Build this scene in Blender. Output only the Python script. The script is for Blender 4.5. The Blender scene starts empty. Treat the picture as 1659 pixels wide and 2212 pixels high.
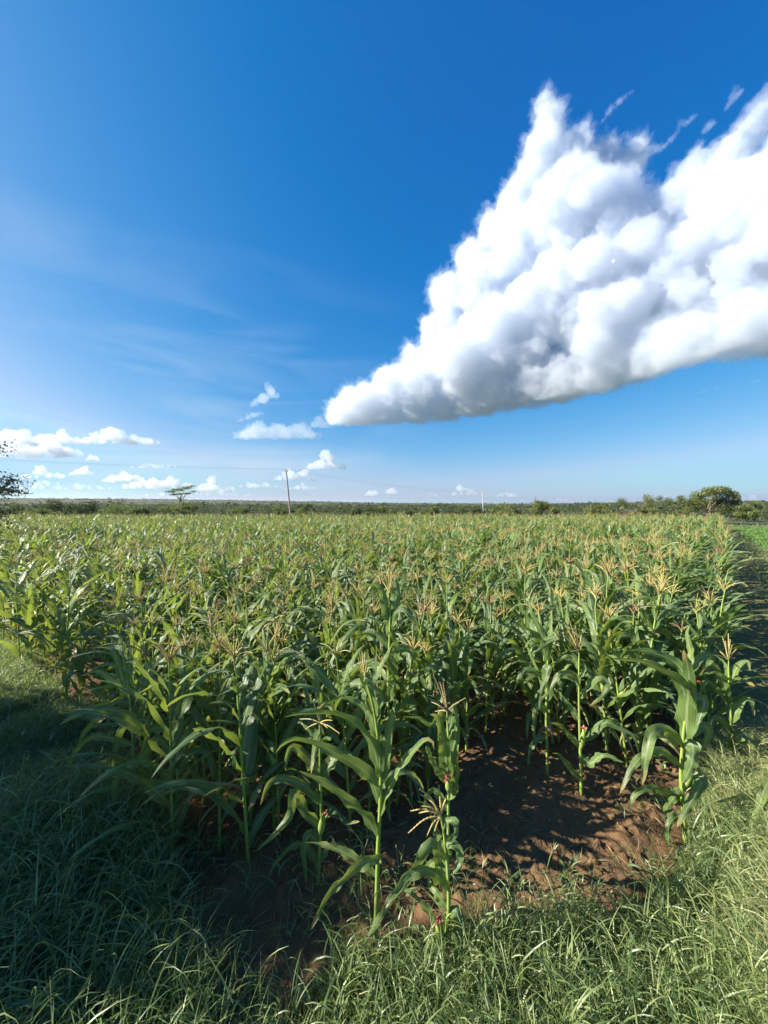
import bpy, math, random
import numpy as np
from mathutils import Vector, Matrix, noise
import openvdb as vdb

sc = bpy.context.scene
COL = sc.collection
rng = np.random.default_rng(11)
R0 = random.Random(7)

# ------------------------------------------------------------------ camera
HC = 3.0
PITCH = math.radians(-1.1)
cam = bpy.data.objects.new('camera', bpy.data.cameras.new('camera'))
COL.objects.link(cam)
cam.data.sensor_fit = 'HORIZONTAL'
cam.data.sensor_width = 36
cam.data.lens = 18
cam.data.clip_start = 0.05
cam.data.clip_end = 80000
cam.location = (0, 0, HC)
cam.rotation_euler = (math.pi / 2 + PITCH, 0, 0)
sc.camera = cam
CP, SP = math.cos(PITCH), math.sin(PITCH)


def at(u, v, Y):
    """world point on the plane y = Y for a place read off the photo (1659 x 2212 grid)"""
    dx = (u - 829.5) / 829.5
    dz = -(v - 1106) / 829.5
    dy = CP - dz * SP
    dzz = SP + dz * CP
    return np.array((dx / dy * Y, Y, HC + dzz / dy * Y))


# ------------------------------------------------------------------ light
EL = math.radians(31)
AZ = math.radians(-94)
sun_dir = Vector((math.sin(AZ) * math.cos(EL), math.cos(AZ) * math.cos(EL), math.sin(EL)))
world = bpy.data.worlds.new('World')
sc.world = world
world.use_nodes = True
wt = world.node_tree
bg = wt.nodes['Background']
sky = wt.nodes.new('ShaderNodeTexSky')
sky.sky_type = 'NISHITA'
sky.sun_disc = False
sky.sun_elevation = EL
sky.sun_rotation = AZ
sky.altitude = 1500
sky.air_density = 1.0
sky.dust_density = 4.0
sky.ozone_density = 3.0
# deepen the blue the way the camera did: a power curve per channel
sep = wt.nodes.new('ShaderNodeSeparateColor')
comb = wt.nodes.new('ShaderNodeCombineColor')
wt.links.new(sky.outputs[0], sep.inputs[0])
for i, (g, k, top) in enumerate(((2.2, 4.8, .29), (1.02, 1.14, .47), (0.53, .93, .9))):
    a = wt.nodes.new('ShaderNodeMath'); a.operation = 'MULTIPLY'; a.inputs[1].default_value = 0.1
    p = wt.nodes.new('ShaderNodeMath'); p.operation = 'POWER'; p.inputs[1].default_value = g
    m = wt.nodes.new('ShaderNodeMath'); m.operation = 'MULTIPLY'; m.inputs[1].default_value = k * 10
    lim = wt.nodes.new('ShaderNodeMath'); lim.operation = 'MINIMUM'; lim.inputs[1].default_value = top   # the photo never burns out towards the sun
    wt.links.new(sep.outputs[i], a.inputs[0]); wt.links.new(a.outputs[0], lim.inputs[0]); wt.links.new(lim.outputs[0], p.inputs[0])
    wt.links.new(p.outputs[0], m.inputs[0])
    if i == 0:
        m2 = wt.nodes.new('ShaderNodeMath'); m2.operation = 'SUBTRACT'; m2.inputs[1].default_value = .15
        m3 = wt.nodes.new('ShaderNodeMath'); m3.operation = 'MAXIMUM'; m3.inputs[1].default_value = .02
        wt.links.new(m.outputs[0], m2.inputs[0]); wt.links.new(m2.outputs[0], m3.inputs[0]); m = m3
    wt.links.new(m.outputs[0], comb.inputs[i])
# a faint veil of cirrus, streaked along the wind
tc = wt.nodes.new('ShaderNodeTexCoord'); mp = wt.nodes.new('ShaderNodeMapping'); mp.inputs['Scale'].default_value = (1.6, 2.2, 9.0); mp.inputs['Rotation'].default_value = (0, math.radians(24), 0)
nz = wt.nodes.new('ShaderNodeTexNoise'); nz.inputs['Scale'].default_value = 1.5; nz.inputs['Detail'].default_value = 7; nz.inputs['Distortion'].default_value = .8
rm = wt.nodes.new('ShaderNodeMapRange'); rm.inputs[1].default_value = .44; rm.inputs[2].default_value = .78; rm.inputs[4].default_value = .6
sx = wt.nodes.new('ShaderNodeSeparateXYZ'); lo_ = wt.nodes.new('ShaderNodeMapRange'); lo_.inputs[1].default_value = .55; lo_.inputs[2].default_value = .05
sd_ = wt.nodes.new('ShaderNodeMapRange'); sd_.inputs[1].default_value = .15; sd_.inputs[2].default_value = -.35
m_a = wt.nodes.new('ShaderNodeMath'); m_a.operation = 'MULTIPLY'; m_b = wt.nodes.new('ShaderNodeMath'); m_b.operation = 'MULTIPLY'
mxc = wt.nodes.new('ShaderNodeMix'); mxc.data_type = 'RGBA'; mxc.inputs[7].default_value = (5.6, 6.4, 7.2, 1)
wt.links.new(tc.outputs['Generated'], mp.inputs[0]); wt.links.new(mp.outputs[0], nz.inputs['Vector']); wt.links.new(nz.outputs[0], rm.inputs[0])
wt.links.new(tc.outputs['Generated'], sx.inputs[0]); wt.links.new(sx.outputs[2], lo_.inputs[0]); wt.links.new(sx.outputs[0], sd_.inputs[0])
wt.links.new(rm.outputs[0], m_a.inputs[0]); wt.links.new(lo_.outputs[0], m_a.inputs[1]); wt.links.new(m_a.outputs[0], m_b.inputs[0]); wt.links.new(sd_.outputs[0], m_b.inputs[1])
wt.links.new(m_b.outputs[0], mxc.inputs[0]); wt.links.new(comb.outputs[0], mxc.inputs[6]); wt.links.new(mxc.outputs[2], bg.inputs[0])
bg.inputs[1].default_value = 0.05
sl = bpy.data.lights.new('sun', 'SUN')
sl.energy = 5.0
sl.angle = math.radians(0.5)
sl.color = (1.0, 0.92, 0.79)
so = bpy.data.objects.new('sun', sl)
COL.objects.link(so)
so.rotation_euler = sun_dir.to_track_quat('Z', 'Y').to_euler()
sc.view_settings.view_transform = 'Standard'
sc.view_settings.look = 'None'
sc.view_settings.exposure = 1.42
sc.cycles.max_bounces = 24
sc.cycles.diffuse_bounces = 2
sc.cycles.glossy_bounces = 2
sc.cycles.transmission_bounces = 4
sc.cycles.volume_bounces = 24
sc.cycles.use_denoising = True
sc.cycles.sample_clamp_indirect = 6.0


# ------------------------------------------------------------------ helpers
def tag(o, label=None, cat=None, group=None, kind=None):
    if label: o['label'] = label
    if cat: o['category'] = cat
    if group: o['group'] = group
    if kind: o['kind'] = kind
    return o


def empty(name, loc, rz=0.0):
    o = bpy.data.objects.new(name, None)
    o.empty_display_size = 0.1
    COL.objects.link(o)
    o.location = loc
    o.rotation_euler = (0, 0, rz)
    return o


def make_mesh(name, V, F, A=None, smooth=True):
    V = np.asarray(V, np.float32); F = np.asarray(F, np.int32)
    me = bpy.data.meshes.new(name)
    me.vertices.add(len(V)); me.vertices.foreach_set('co', V.ravel())
    k = F.shape[1]
    me.loops.add(F.size); me.loops.foreach_set('vertex_index', F.ravel())
    me.polygons.add(len(F))
    me.polygons.foreach_set('loop_start', np.arange(0, F.size, k, dtype=np.int32))
    me.polygons.foreach_set('use_smooth', np.full(len(F), smooth, dtype=bool))
    if A is not None:
        at_ = me.attributes.new('lv', 'FLOAT_COLOR', 'POINT')
        at_.data.foreach_set('color', np.asarray(A, np.float32).ravel())
    me.update(calc_edges=True)
    return me


class MB:
    """collects quads for ONE mesh"""
    def __init__(self):
        self.V, self.F, self.A, self.n = [], [], [], 0

    def add(self, V, F, A=None):
        V = np.asarray(V, float).reshape(-1, 3)
        if A is None:
            A = np.tile((0.5, 0.5, 0.5, 1.0), (len(V), 1))
        self.V.append(V); self.F.append(np.asarray(F, int).reshape(-1, 4) + self.n); self.A.append(A)
        self.n += len(V)
        return self

    def arr(self):
        return np.concatenate(self.V), np.concatenate(self.F), np.concatenate(self.A)

    def mesh(self, name, mat, smooth=True):
        me = make_mesh(name, *self.arr(), smooth=smooth)
        me.materials.append(mat)
        return me

    def build(self, name, mat, parent=None, smooth=True):
        o = bpy.data.objects.new(name, self.mesh(name, mat, smooth))
        COL.objects.link(o)
        if parent is not None: o.parent = parent
        return o


def link_obj(name, me, parent=None):
    o = bpy.data.objects.new(name, me)
    COL.objects.link(o)
    if parent is not None: o.parent = parent
    return o


def unit(a):
    a = np.asarray(a, float)
    return a / np.maximum(np.linalg.norm(a, axis=-1, keepdims=True), 1e-9)


def gridfaces(k, c, wrap=False):
    i = np.arange(k - 1)[:, None]
    j = np.arange(c if wrap else c - 1)[None, :]
    j2 = (j + 1) % c
    return np.stack([i * c + j, i * c + j2, (i + 1) * c + j2, (i + 1) * c + j], -1).reshape(-1, 4)


def spline(P, n):
    """Catmull-Rom through P, n points evenly spread along the length"""
    P = np.asarray(P, float)
    Q = np.vstack([2 * P[0] - P[1], P, 2 * P[-1] - P[-2]])
    out = []
    for i in range(1, len(Q) - 2):
        t = np.linspace(0, 1, 13)[:-1, None]
        p0, p1, p2, p3 = Q[i - 1], Q[i], Q[i + 1], Q[i + 2]
        out.append(0.5 * (2 * p1 + (p2 - p0) * t + (2 * p0 - 5 * p1 + 4 * p2 - p3) * t ** 2 + (3 * p1 - p0 - 3 * p2 + p3) * t ** 3))
    out = np.vstack(out + [P[-1:]])
    d = np.r_[0, np.cumsum(np.linalg.norm(np.diff(out, axis=0), axis=1))]
    s = np.linspace(0, d[-1], n)
    return np.stack([np.interp(s, d, out[:, a]) for a in range(3)], 1)


def tube(P, rad, sides=6, rnd=0.5, cap=True):
    P = np.asarray(P, float); rad = np.broadcast_to(np.asarray(rad, float), (len(P),))
    T = unit(np.gradient(P, axis=0))
    ref = np.array((0.0, 0, 1)) if abs(T[0][2]) < .9 else np.array((1.0, 0, 0))
    a = unit(np.cross(T, ref)); b = np.cross(T, a)
    ang = np.linspace(0, 2 * np.pi, sides, endpoint=False)
    ring = np.cos(ang)[None, :, None] * a[:, None] + np.sin(ang)[None, :, None] * b[:, None]
    V = P[:, None] + ring * rad[:, None, None]
    F = gridfaces(len(P), sides, True)
    A = np.zeros((len(P), sides, 4)); A[..., 0] = (ang / 6.2832)[None]
    A[..., 1] = np.linspace(0, 1, len(P))[:, None]; A[..., 2] = rnd; A[..., 3] = 1
    return V.reshape(-1, 3), F, A.reshape(-1, 4)


def vn(x, y, seed=0):
    """value noise, -1..1"""
    x = np.asarray(x, float); y = np.asarray(y, float)
    xi = np.floor(x).astype(np.int64); yi = np.floor(y).astype(np.int64)
    fx = x - xi; fy = y - yi
    fx = fx * fx * (3 - 2 * fx); fy = fy * fy * (3 - 2 * fy)

    def h(a, b):
        n = (a * 374761393 + b * 668265263 + seed * 974711) & 0x7fffffff
        n = ((n ^ (n >> 13)) * 1274126177) & 0x7fffffff
        n = (n ^ (n >> 16)) & 0xffff
        return n / 32767.5 - 1
    return (h(xi, yi) * (1 - fx) + h(xi + 1, yi) * fx) * (1 - fy) + (h(xi, yi + 1) * (1 - fx) + h(xi + 1, yi + 1) * fx) * fy


def fbm(x, y, o=4, seed=0):
    s, a = 0, 1.0
    for k in range(o):
        s = s + a * vn(x * 2 ** k, y * 2 ** k, seed + k); a *= .5
    return s


def sm(x):
    x = np.clip(x, 0, 1)
    return x * x * (3 - 2 * x)


# ------------------------------------------------------------------ materials
class NT:
    def __init__(self, name):
        self.m = bpy.data.materials.new(name); self.m.use_nodes = True
        self.t = self.m.node_tree; self.t.nodes.clear()
        self.out = self.t.nodes.new('ShaderNodeOutputMaterial')

    def n(self, kind, **kw):
        nd = self.t.nodes.new(kind)
        for k, v in kw.items():
            if k.startswith('i_'):
                nd.inputs[k[2:].replace('_', ' ')].default_value = v
            else: setattr(nd, k, v)
        return nd

    def l(self, a, b): self.t.links.new(a, b)

    def math(self, op, a, b=None, c=None):
        nd = self.n('ShaderNodeMath', operation=op)
        for i, x in enumerate((a, b, c)):
            if x is None: continue
            if isinstance(x, (int, float)): nd.inputs[i].default_value = x
            else: self.l(x, nd.inputs[i])
        return nd.outputs[0]

    def mix(self, f, a, b, blend='MIX'):
        nd = self.n('ShaderNodeMix', data_type='RGBA', blend_type=blend)
        for s, x in ((0, f), (6, a), (7, b)):
            if isinstance(x, (int, float)): nd.inputs[s].default_value = x
            elif isinstance(x, tuple): nd.inputs[s].default_value = (*x, 1)
            else: self.l(x, nd.inputs[s])
        return nd.outputs[2]

    def noise(self, scale, detail=3, vec=None, rough=.55):
        nd = self.n('ShaderNodeTexNoise'); nd.inputs['Scale'].default_value = scale; nd.inputs['Detail'].default_value = detail
        nd.inputs['Roughness'].default_value = rough
        if vec is not None: self.l(vec, nd.inputs['Vector'])
        return nd.outputs[0]

    def ramp(self, f, stops):
        nd = self.n('ShaderNodeValToRGB'); e = nd.color_ramp.elements
        while len(e) < len(stops): e.new(.5)
        for el, (p, c) in zip(e, stops): el.position = p; el.color = (*c, 1)
        self.l(f, nd.inputs[0])
        return nd.outputs[0]

    def leafy(self, col, trans_col, trans, rough=.5, spec=.4, bump=None):
        b = self.n('ShaderNodeBsdfPrincipled'); b.inputs['Roughness'].default_value = rough; b.inputs['Specular IOR Level'].default_value = spec
        tr = self.n('ShaderNodeBsdfTranslucent')
        for c, s in ((col, b.inputs['Base Color']), (trans_col, tr.inputs['Color'])):
            if isinstance(c, tuple): s.default_value = (*c, 1)
            else: self.l(c, s)
        if bump is not None: self.l(bump, b.inputs['Normal'])
        mx = self.n('ShaderNodeMixShader'); mx.inputs[0].default_value = trans
        self.l(b.outputs[0], mx.inputs[1]); self.l(tr.outputs[0], mx.inputs[2]); self.l(mx.outputs[0], self.out.inputs['Surface'])
        return self.m

    def plain(self, col, rough=.8, spec=.3, bump=None):
        b = self.n('ShaderNodeBsdfPrincipled'); b.inputs['Roughness'].default_value = rough; b.inputs['Specular IOR Level'].default_value = spec
        if isinstance(col, tuple): b.inputs['Base Color'].default_value = (*col, 1)
        else: self.l(col, b.inputs['Base Color'])
        if bump is not None: self.l(bump, b.inputs['Normal'])
        self.l(b.outputs[0], self.out.inputs['Surface'])
        return self.m

    def lv(self):
        a = self.n('ShaderNodeAttribute', attribute_name='lv')
        s = self.n('ShaderNodeSeparateColor'); self.l(a.outputs['Color'], s.inputs[0])
        return s.outputs[0], s.outputs[1], s.outputs[2]

    def bump(self, h, strength=.5, dist=.02):
        nd = self.n('ShaderNodeBump'); nd.inputs['Strength'].default_value = strength; nd.inputs['Distance'].default_value = dist
        self.l(h, nd.inputs['Height'])
        return nd.outputs[0]


def mat_maize_leaf():
    q = NT('maize_leaf'); u, v, r = q.lv()
    base = q.ramp(r, [(0, (.048, .108, .034)), (.5, (.092, .168, .042)), (.82, (.160, .238, .054)), (.94, (.26, .28, .07)), (1, (.36, .27, .13))])
    # long veins and the pale midrib
    veins = q.math('MULTIPLY', q.math('SINE', q.math('MULTIPLY', u, 95.0)), .5)
    base = q.mix(q.math('MULTIPLY', q.math('ADD', veins, .5), .30), base, (.19, .26, .12))
    mid = q.math('SUBTRACT', 1.0, q.math('MULTIPLY', q.math('ABSOLUTE', q.math('SUBTRACT', u, .5)), 11.0))
    mid = q.math('MAXIMUM', mid, 0.0)
    base = q.mix(q.math('MULTIPLY', mid, .9), base, (.40, .46, .26))
    # blotches and yellowed or dried tips on some leaves
    geo = q.n('ShaderNodeNewGeometry')
    blotch = q.noise(14, 3, geo.outputs['Position'])
    base = q.mix(q.math('MULTIPLY', blotch, .35), base, (.12, .19, .045))
    tip = q.math('MULTIPLY', q.math('SUBTRACT', q.math('ADD', v, q.math('MULTIPLY', blotch, .25)), .95), 6.0)
    tip = q.math('MULTIPLY', q.math('MINIMUM', q.math('MAXIMUM', tip, 0.0), 1.0), q.math('GREATER_THAN', q.math('FRACT', q.math('MULTIPLY', r, 7.3)), .55))
    base = q.mix(tip, base, (.36, .27, .09))
    tc = q.mix(.5, base, (.50, .62, .05))
    bm = q.bump(q.math('ADD', veins, q.math('MULTIPLY', blotch, 2.0)), .45, .006)
    return q.leafy(base, tc, .31, .40, .6, bm)


M = {}
M['leaf'] = mat_maize_leaf()
q = NT('maize_stalk'); u, v, r = q.lv()
M['stalk'] = q.plain(q.mix(q.noise(9, 3), (.30, .38, .07), (.17, .26, .05)), .5, .4)
q = NT('tassel'); u, v, r = q.lv()
M['tassel'] = q.leafy(q.ramp(r, [(0, (.50, .39, .15)), (.5, (.58, .50, .20)), (.74, (.42, .44, .15)), (.9, (.44, .31, .18)), (1, (.32, .15, .13))]), (.5, .36, .14), .25, .8, .2)
q = NT('husk'); M['husk'] = q.leafy(q.mix(q.noise(20, 3), (.24, .34, .07), (.36, .44, .12)), (.3, .4, .08), .2, .5, .4)
q = NT('silk'); M['silk'] = q.plain(q.mix(q.noise(60, 2), (.22, .03, .035), (.42, .10, .09)), .7, .3)
q = NT('grass_blade'); u, v, r = q.lv()
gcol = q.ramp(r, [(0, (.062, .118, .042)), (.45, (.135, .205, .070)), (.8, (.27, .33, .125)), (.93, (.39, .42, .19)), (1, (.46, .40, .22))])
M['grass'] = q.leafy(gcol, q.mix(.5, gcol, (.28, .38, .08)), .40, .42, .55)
q = NT('dry_litter'); M['litter'] = q.leafy(q.mix(q.noise(5, 2), (.33, .24, .13), (.20, .13, .07)), (.3, .2, .1), .2, .8, .1)
q = NT('bush_leaf'); u, v, r = q.lv()
bcol = q.ramp(r, [(0, (.060, .085, .030)), (.5, (.120, .150, .048)), (.8, (.18, .20, .068)), (1, (.25, .24, .10))])
M['bush'] = q.leafy(bcol, q.mix(.5, bcol, (.2, .26, .04)), .3, .6, .2)
q = NT('scrub_leaf'); u, v, r = q.lv()
bcol = q.ramp(r, [(0, (.026, .042, .022)), (.55, (.062, .082, .036)), (.85, (.115, .125, .055)), (1, (.19, .17, .09))])
M['scrubleaf'] = q.leafy(bcol, q.mix(.5, bcol, (.16, .2, .05)), .22, .7, .15)
q = NT('dark_bush_leaf'); u, v, r = q.lv()
bcol = q.ramp(r, [(0, (.028, .045, .022)), (.6, (.058, .080, .030)), (1, (.10, .125, .045))])
M['darkbush'] = q.leafy(bcol, q.mix(.5, bcol, (.14, .2, .04)), .22, .6, .2)
q = NT('pale_bush_leaf'); u, v, r = q.lv()
bcol = q.ramp(r, [(0, (.09, .13, .035)), (.6, (.16, .19, .055)), (1, (.24, .23, .10))])
M['palebush'] = q.leafy(bcol, q.mix(.5, bcol, (.2, .26, .04)), .3, .6, .2)
q = NT('grey_bush_leaf'); u, v, r = q.lv()
M['greybush'] = q.leafy(q.ramp(r, [(0, (.12, .11, .07)), (1, (.26, .22, .15))]), (.2, .18, .1), .2, .7, .2)
q = NT('crop_leaf'); u, v, r = q.lv()
bcol = q.ramp(r, [(0, (.085, .175, .040)), (1, (.17, .27, .075))])
M['crop'] = q.leafy(bcol, (.2, .4, .05), .3, .6, .3)
q = NT('bark'); M['bark'] = q.plain(q.mix(q.noise(8, 4), (.10, .075, .05), (.22, .18, .13)), .9, .2)
q = NT('pale_bark'); M['palebark'] = q.plain(q.mix(q.noise(8, 4), (.36, .32, .24), (.22, .19, .14)), .9, .2)
q = NT('weathered_wood'); M['wood'] = q.plain(q.mix(q.noise(4, 4), (.24, .20, .17), (.36, .32, .28)), .85, .2)
q = NT('pale_concrete'); M['concrete'] = q.plain(q.mix(q.noise(4, 4), (.58, .56, .52), (.44, .42, .40)), .85, .2)
q = NT('dull_steel'); M['steel'] = q.plain((.22, .22, .23), .5, .5)
q = NT('porcelain'); M['porcelain'] = q.plain((.35, .22, .15), .3, .5)


def tex_pos(q):
    return q.n('ShaderNodeNewGeometry').outputs['Position']


q = NT('soil'); p = tex_pos(q)
n1 = q.noise(1.3, 5, p); n2 = q.noise(11, 5, p, .7); n3 = q.noise(55, 3, p)
c = q.mix(n1, (.075, .044, .022), (.170, .100, .050))
c = q.mix(q.math('MULTIPLY', n2, .6), c, (.185, .112, .058))
c = q.mix(q.math('GREATER_THAN', n3, .73), c, (.30, .22, .16))
M['soil'] = q.plain(c, .95, .15, q.bump(q.math('ADD', q.math('MULTIPLY', n2, 1.0), q.math('MULTIPLY', n3, .35)), .9, .03))
q = NT('turf'); p = tex_pos(q)
n1 = q.noise(.35, 5, p); n2 = q.noise(6, 5, p, .7)
c = q.mix(n1, (.045, .070, .022), (.11, .10, .045))
c = q.mix(q.math('MULTIPLY', n2, .7), c, (.055, .085, .025))
M['turf'] = q.plain(c, .95, .1, q.bump(n2, .8, .05))
q = NT('path_earth'); p = tex_pos(q)
n1 = q.noise(.8, 5, p); n2 = q.noise(7, 5, p, .7)
c = q.mix(n1, (.075, .090, .034), (.22, .155, .075))
c = q.mix(q.math('MULTIPLY', n2, .5), c, (.07, .10, .03))
M['path'] = q.plain(c, .95, .1, q.bump(n2, .8, .04))
q = NT('scrub_ground'); p = tex_pos(q)
n1 = q.noise(.012, 6, p); n2 = q.noise(.12, 5, p, .7)
c = q.mix(n1, (.060, .078, .036), (.125, .125, .06))
c = q.mix(q.math('MULTIPLY', n2, .7), c, (.042, .058, .028))
M['scrub'] = q.plain(c, .95, .1, q.bump(n2, .8, 1.5))

# ------------------------------------------------------------------ ground
XE0, XES = 0.2, 0.872           # right-hand edge of the maize: x = XE0 + XES*y
_fx = np.array([-80, -20, -6.5, -4.2, -2.6, -1.9, -1.35, -1.0, -.6, -.3, .3, .9, 1.9, 2.75, 3.3, 80])
_fy = np.array([56.4, 16.2, 6.95, 5.3, 4.0, 3.3, 2.5, 2.15, 2.15, 2.4, 2.55, 2.66, 2.8, 3.3, 3.85, 84])


def xe(y): return XE0 + XES * np.asarray(y)


def soil_in(x, y):
    """> 0 inside the bare soil of the maize plot (roughly metres from its edge)"""
    w = .12 * fbm(x * 1.7, y * 1.7, 3, 5)
    return np.minimum(np.minimum(y - np.interp(x, _fx, _fy) + w, (xe(y) - .3 - x) * .75 + w), 47 - y)


def gz(x, y):
    x = np.asarray(x, float); y = np.asarray(y, float)
    d = np.hypot(x, y)
    near = sm((40 - d) / 30)
    z = .05 * fbm(x * .5, y * .5, 3, 9) * near
    # grassy hump by the right-hand corner of the plot
    hump = sm((x - xe(y) + .55) / 1.3) * sm((5.2 - y) / 2.2)
    z = z + .42 * hump
    z = z + .06 * sm((2.6 - y) / .6) * sm((x + .6) / 1.0)
    z = z + .10 * sm((-(x + 1.6) - .45 * (y - 3)) / 1.2) * near
    return z


def gridsheet(xs, ys, zf, mat, name, keep=None):
    X, Y = np.meshgrid(xs, ys)
    Z = zf(X, Y)
    V = np.stack([X, Y, Z], -1).reshape(-1, 3)
    F = gridfaces(len(ys), len(xs))
    if keep is not None:
        k = keep(X, Y).ravel()
        F = F[k[F].all(1)]
        used = np.zeros(len(V), bool); used[F] = True
        idx = np.cumsum(used) - 1
        V = V[used]; F = idx[F]
    me = make_mesh(name, V, F)
    me.materials.append(mat)
    return link_obj(name, me)


def grow(a, first, ratio, end):
    out = [a]; s = first
    while abs(out[-1]) < abs(end):
        out.append(out[-1] + s); s *= ratio
    return out


xs = np.array(sorted(grow(-8, -.2, 1.06, -12000)[::-1] + list(np.arange(-7.9, 7.95, .1)) + grow(8, .2, 1.06, 12000)))
ys = np.array(sorted(grow(-1.5, -.3, 1.12, -12000)[::-1] + list(np.arange(-1.4, 9, .1)) + grow(9.05, .2, 1.06, 30000)))
ground = gridsheet(xs, ys, lambda X, Y: gz(X, Y) - .05 * sm(soil_in(X, Y) / .25), M['turf'], 'ground')
tag(ground, kind='structure')


def soil_z(X, Y):
    s = soil_in(X, Y)
    d = np.hypot(X, Y)
    near = sm((14 - d) / 8)
    clod = np.abs(vn(X * 7, Y * 7, 3)) * .03 + np.maximum(vn(X * 14, Y * 14, 4) - .2, 0) * .06 + .03 * vn(X * 2.6, Y * 2.6, 8) + .035 * np.abs(vn(X * 27, Y * 27, 14))
    # shallow furrows along the rows
    t = (X * 1.0 - Y * XES) / math.hypot(1, XES)
    fur = .025 * np.sin(t * 2 * math.pi / .75)
    return gz(X, Y) - .05 * sm(s / .25) + .006 + (clod + fur) * near * sm(s / .3 + .15) + .05 * sm(s / .12)


xs = np.array(sorted(grow(-4, -.06, 1.07, -60)[::-1] + list(np.arange(-3.97, 4.0, .022)) + grow(4.02, .06, 1.07, 46)))
ys = np.array(list(np.arange(2.0, 5.5, .022)) + grow(5.52, .05, 1.05, 47))
soil = gridsheet(xs, ys, soil_z, M['soil'], 'soil', lambda X, Y: soil_in(X, Y) > 0.02)
tag(soil, kind='structure')

# trodden path along the right-hand edge of the maize
ys = np.array(grow(4.6, .1, 1.03, 62))
ts = np.linspace(0, 1, 14)
X = xe(ys)[:, None] - .15 + ts[None] * (1.5 + .012 * ys[:, None]) + .12 * fbm(ys[:, None] * .5, ts[None] * 2, 2, 3)
Y = np.repeat(ys[:, None], len(ts), 1)
V = np.stack([X, Y, gz(X, Y) + .006 + .03 * sm(Y / 20)], -1).reshape(-1, 3)
me = make_mesh('path', V, gridfaces(len(ys), len(ts))); me.materials.append(M['path'])
tag(link_obj('path', me), kind='structure')


# far plain rising to low scrub hills
def hill_z(X, Y):
    d = np.hypot(X, Y)
    a = np.arctan2(X, Y)
    rise = sm((d - 150) / 2600)
    left = sm((-a + .3) / .9)
    right = sm((a - .25) / .5)
    z = rise * (6 + 26 * left + 8 * right) + sm((d - 2500) / 3500) * (8 + 30 * left)
    z = z + sm((d - 120) / 600) * (2.2 * fbm(X * .004, Y * .004, 3, 21) + 5 * right * sm((d - 110) / 140) * sm((1500 - d) / 800))
    return z + .02


rr = np.array(grow(66, 4, 1.06, 9000))
aa = np.linspace(-1.15, 1.15, 160)
X = rr[:, None] * np.sin(aa)[None]; Y = rr[:, None] * np.cos(aa)[None]
V = np.stack([X, Y, hill_z(X, Y)], -1).reshape(-1, 3)
me = make_mesh('hills', V, gridfaces(len(rr), len(aa))); me.materials.append(M['scrub'])
tag(link_obj('hills', me), kind='structure')


# ------------------------------------------------------------------ maize
def ribbon(P, Wd, hw, c=3, fold=.3, ruffle=0.0, rnd=.5, seed=0.0):
    """a leaf blade along the centre line P; Wd = unit width directions, hw = half widths"""
    k = len(P)
    T = unit(np.gradient(P, axis=0))
    Wd = unit(Wd - (Wd * T).sum(1, keepdims=True) * T)
    N = np.cross(T, Wd)
    s = np.linspace(-1, 1, c)
    V = P[:, None] + Wd[:, None] * (s[None, :, None] * hw[:, None, None])
    lift = np.abs(s)[None] * fold * hw[:, None]
    if ruffle:
        v = np.linspace(0, 1, k)[:, None]
        lift = lift + ruffle * hw[:, None] * np.abs(s)[None] ** 2 * (np.sin(v * 21 + seed + s[None] * 1.9) + .6 * np.sin(v * 37 + seed * 2 - s[None] * 2.3))
    V = V + N[:, None] * lift[..., None]
    A = np.zeros((k, c, 4)); A[..., 0] = (s * .5 + .5)[None]; A[..., 1] = np.linspace(0, 1, k)[:, None]; A[..., 2] = rnd; A[..., 3] = 1
    return V.reshape(-1, 3), gridfaces(k, c), A.reshape(-1, 4)


def leaf_width(k, W):
    s = np.linspace(0, 1, k)
    w = np.minimum(1, .42 + s * 3.2) * np.clip(1 - s, 0, 1) ** .55 * (1 - .15 * s)
    w = w / w.max()
    w[-1] = .03
    return W * .5 * w


def gen_leaf(r, base, az, th0, th1, L, W, k, c, rnd):
    s = np.linspace(0, 1, k)
    th = th0 + (th1 - th0) * s ** r.uniform(1.1, 1.9)
    azs = az + r.uniform(-.35, .35) * s ** 1.5
    step = L / (k - 1)
    dx = np.sin(th)
    D = np.stack([dx * np.cos(azs), dx * np.sin(azs), np.cos(th)], 1) * step
    P = base + np.vstack([np.zeros(3), np.cumsum(.5 * (D[1:] + D[:-1]), 0)])
    tw = r.uniform(-.35, .35) + r.uniform(-1.0, 1.0) * s ** 1.3
    side = np.stack([-np.sin(azs), np.cos(azs), 0 * s], 1)
    T = unit(np.gradient(P, axis=0)); up = np.cross(side, T)
    Wd = side * np.cos(tw)[:, None] + up * np.sin(tw)[:, None]
    return ribbon(P, Wd, leaf_width(k, W), c, -r.uniform(.15, .45) if c > 2 else 0, .34 if c > 2 else 0, rnd, r.uniform(0, 6))


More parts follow.
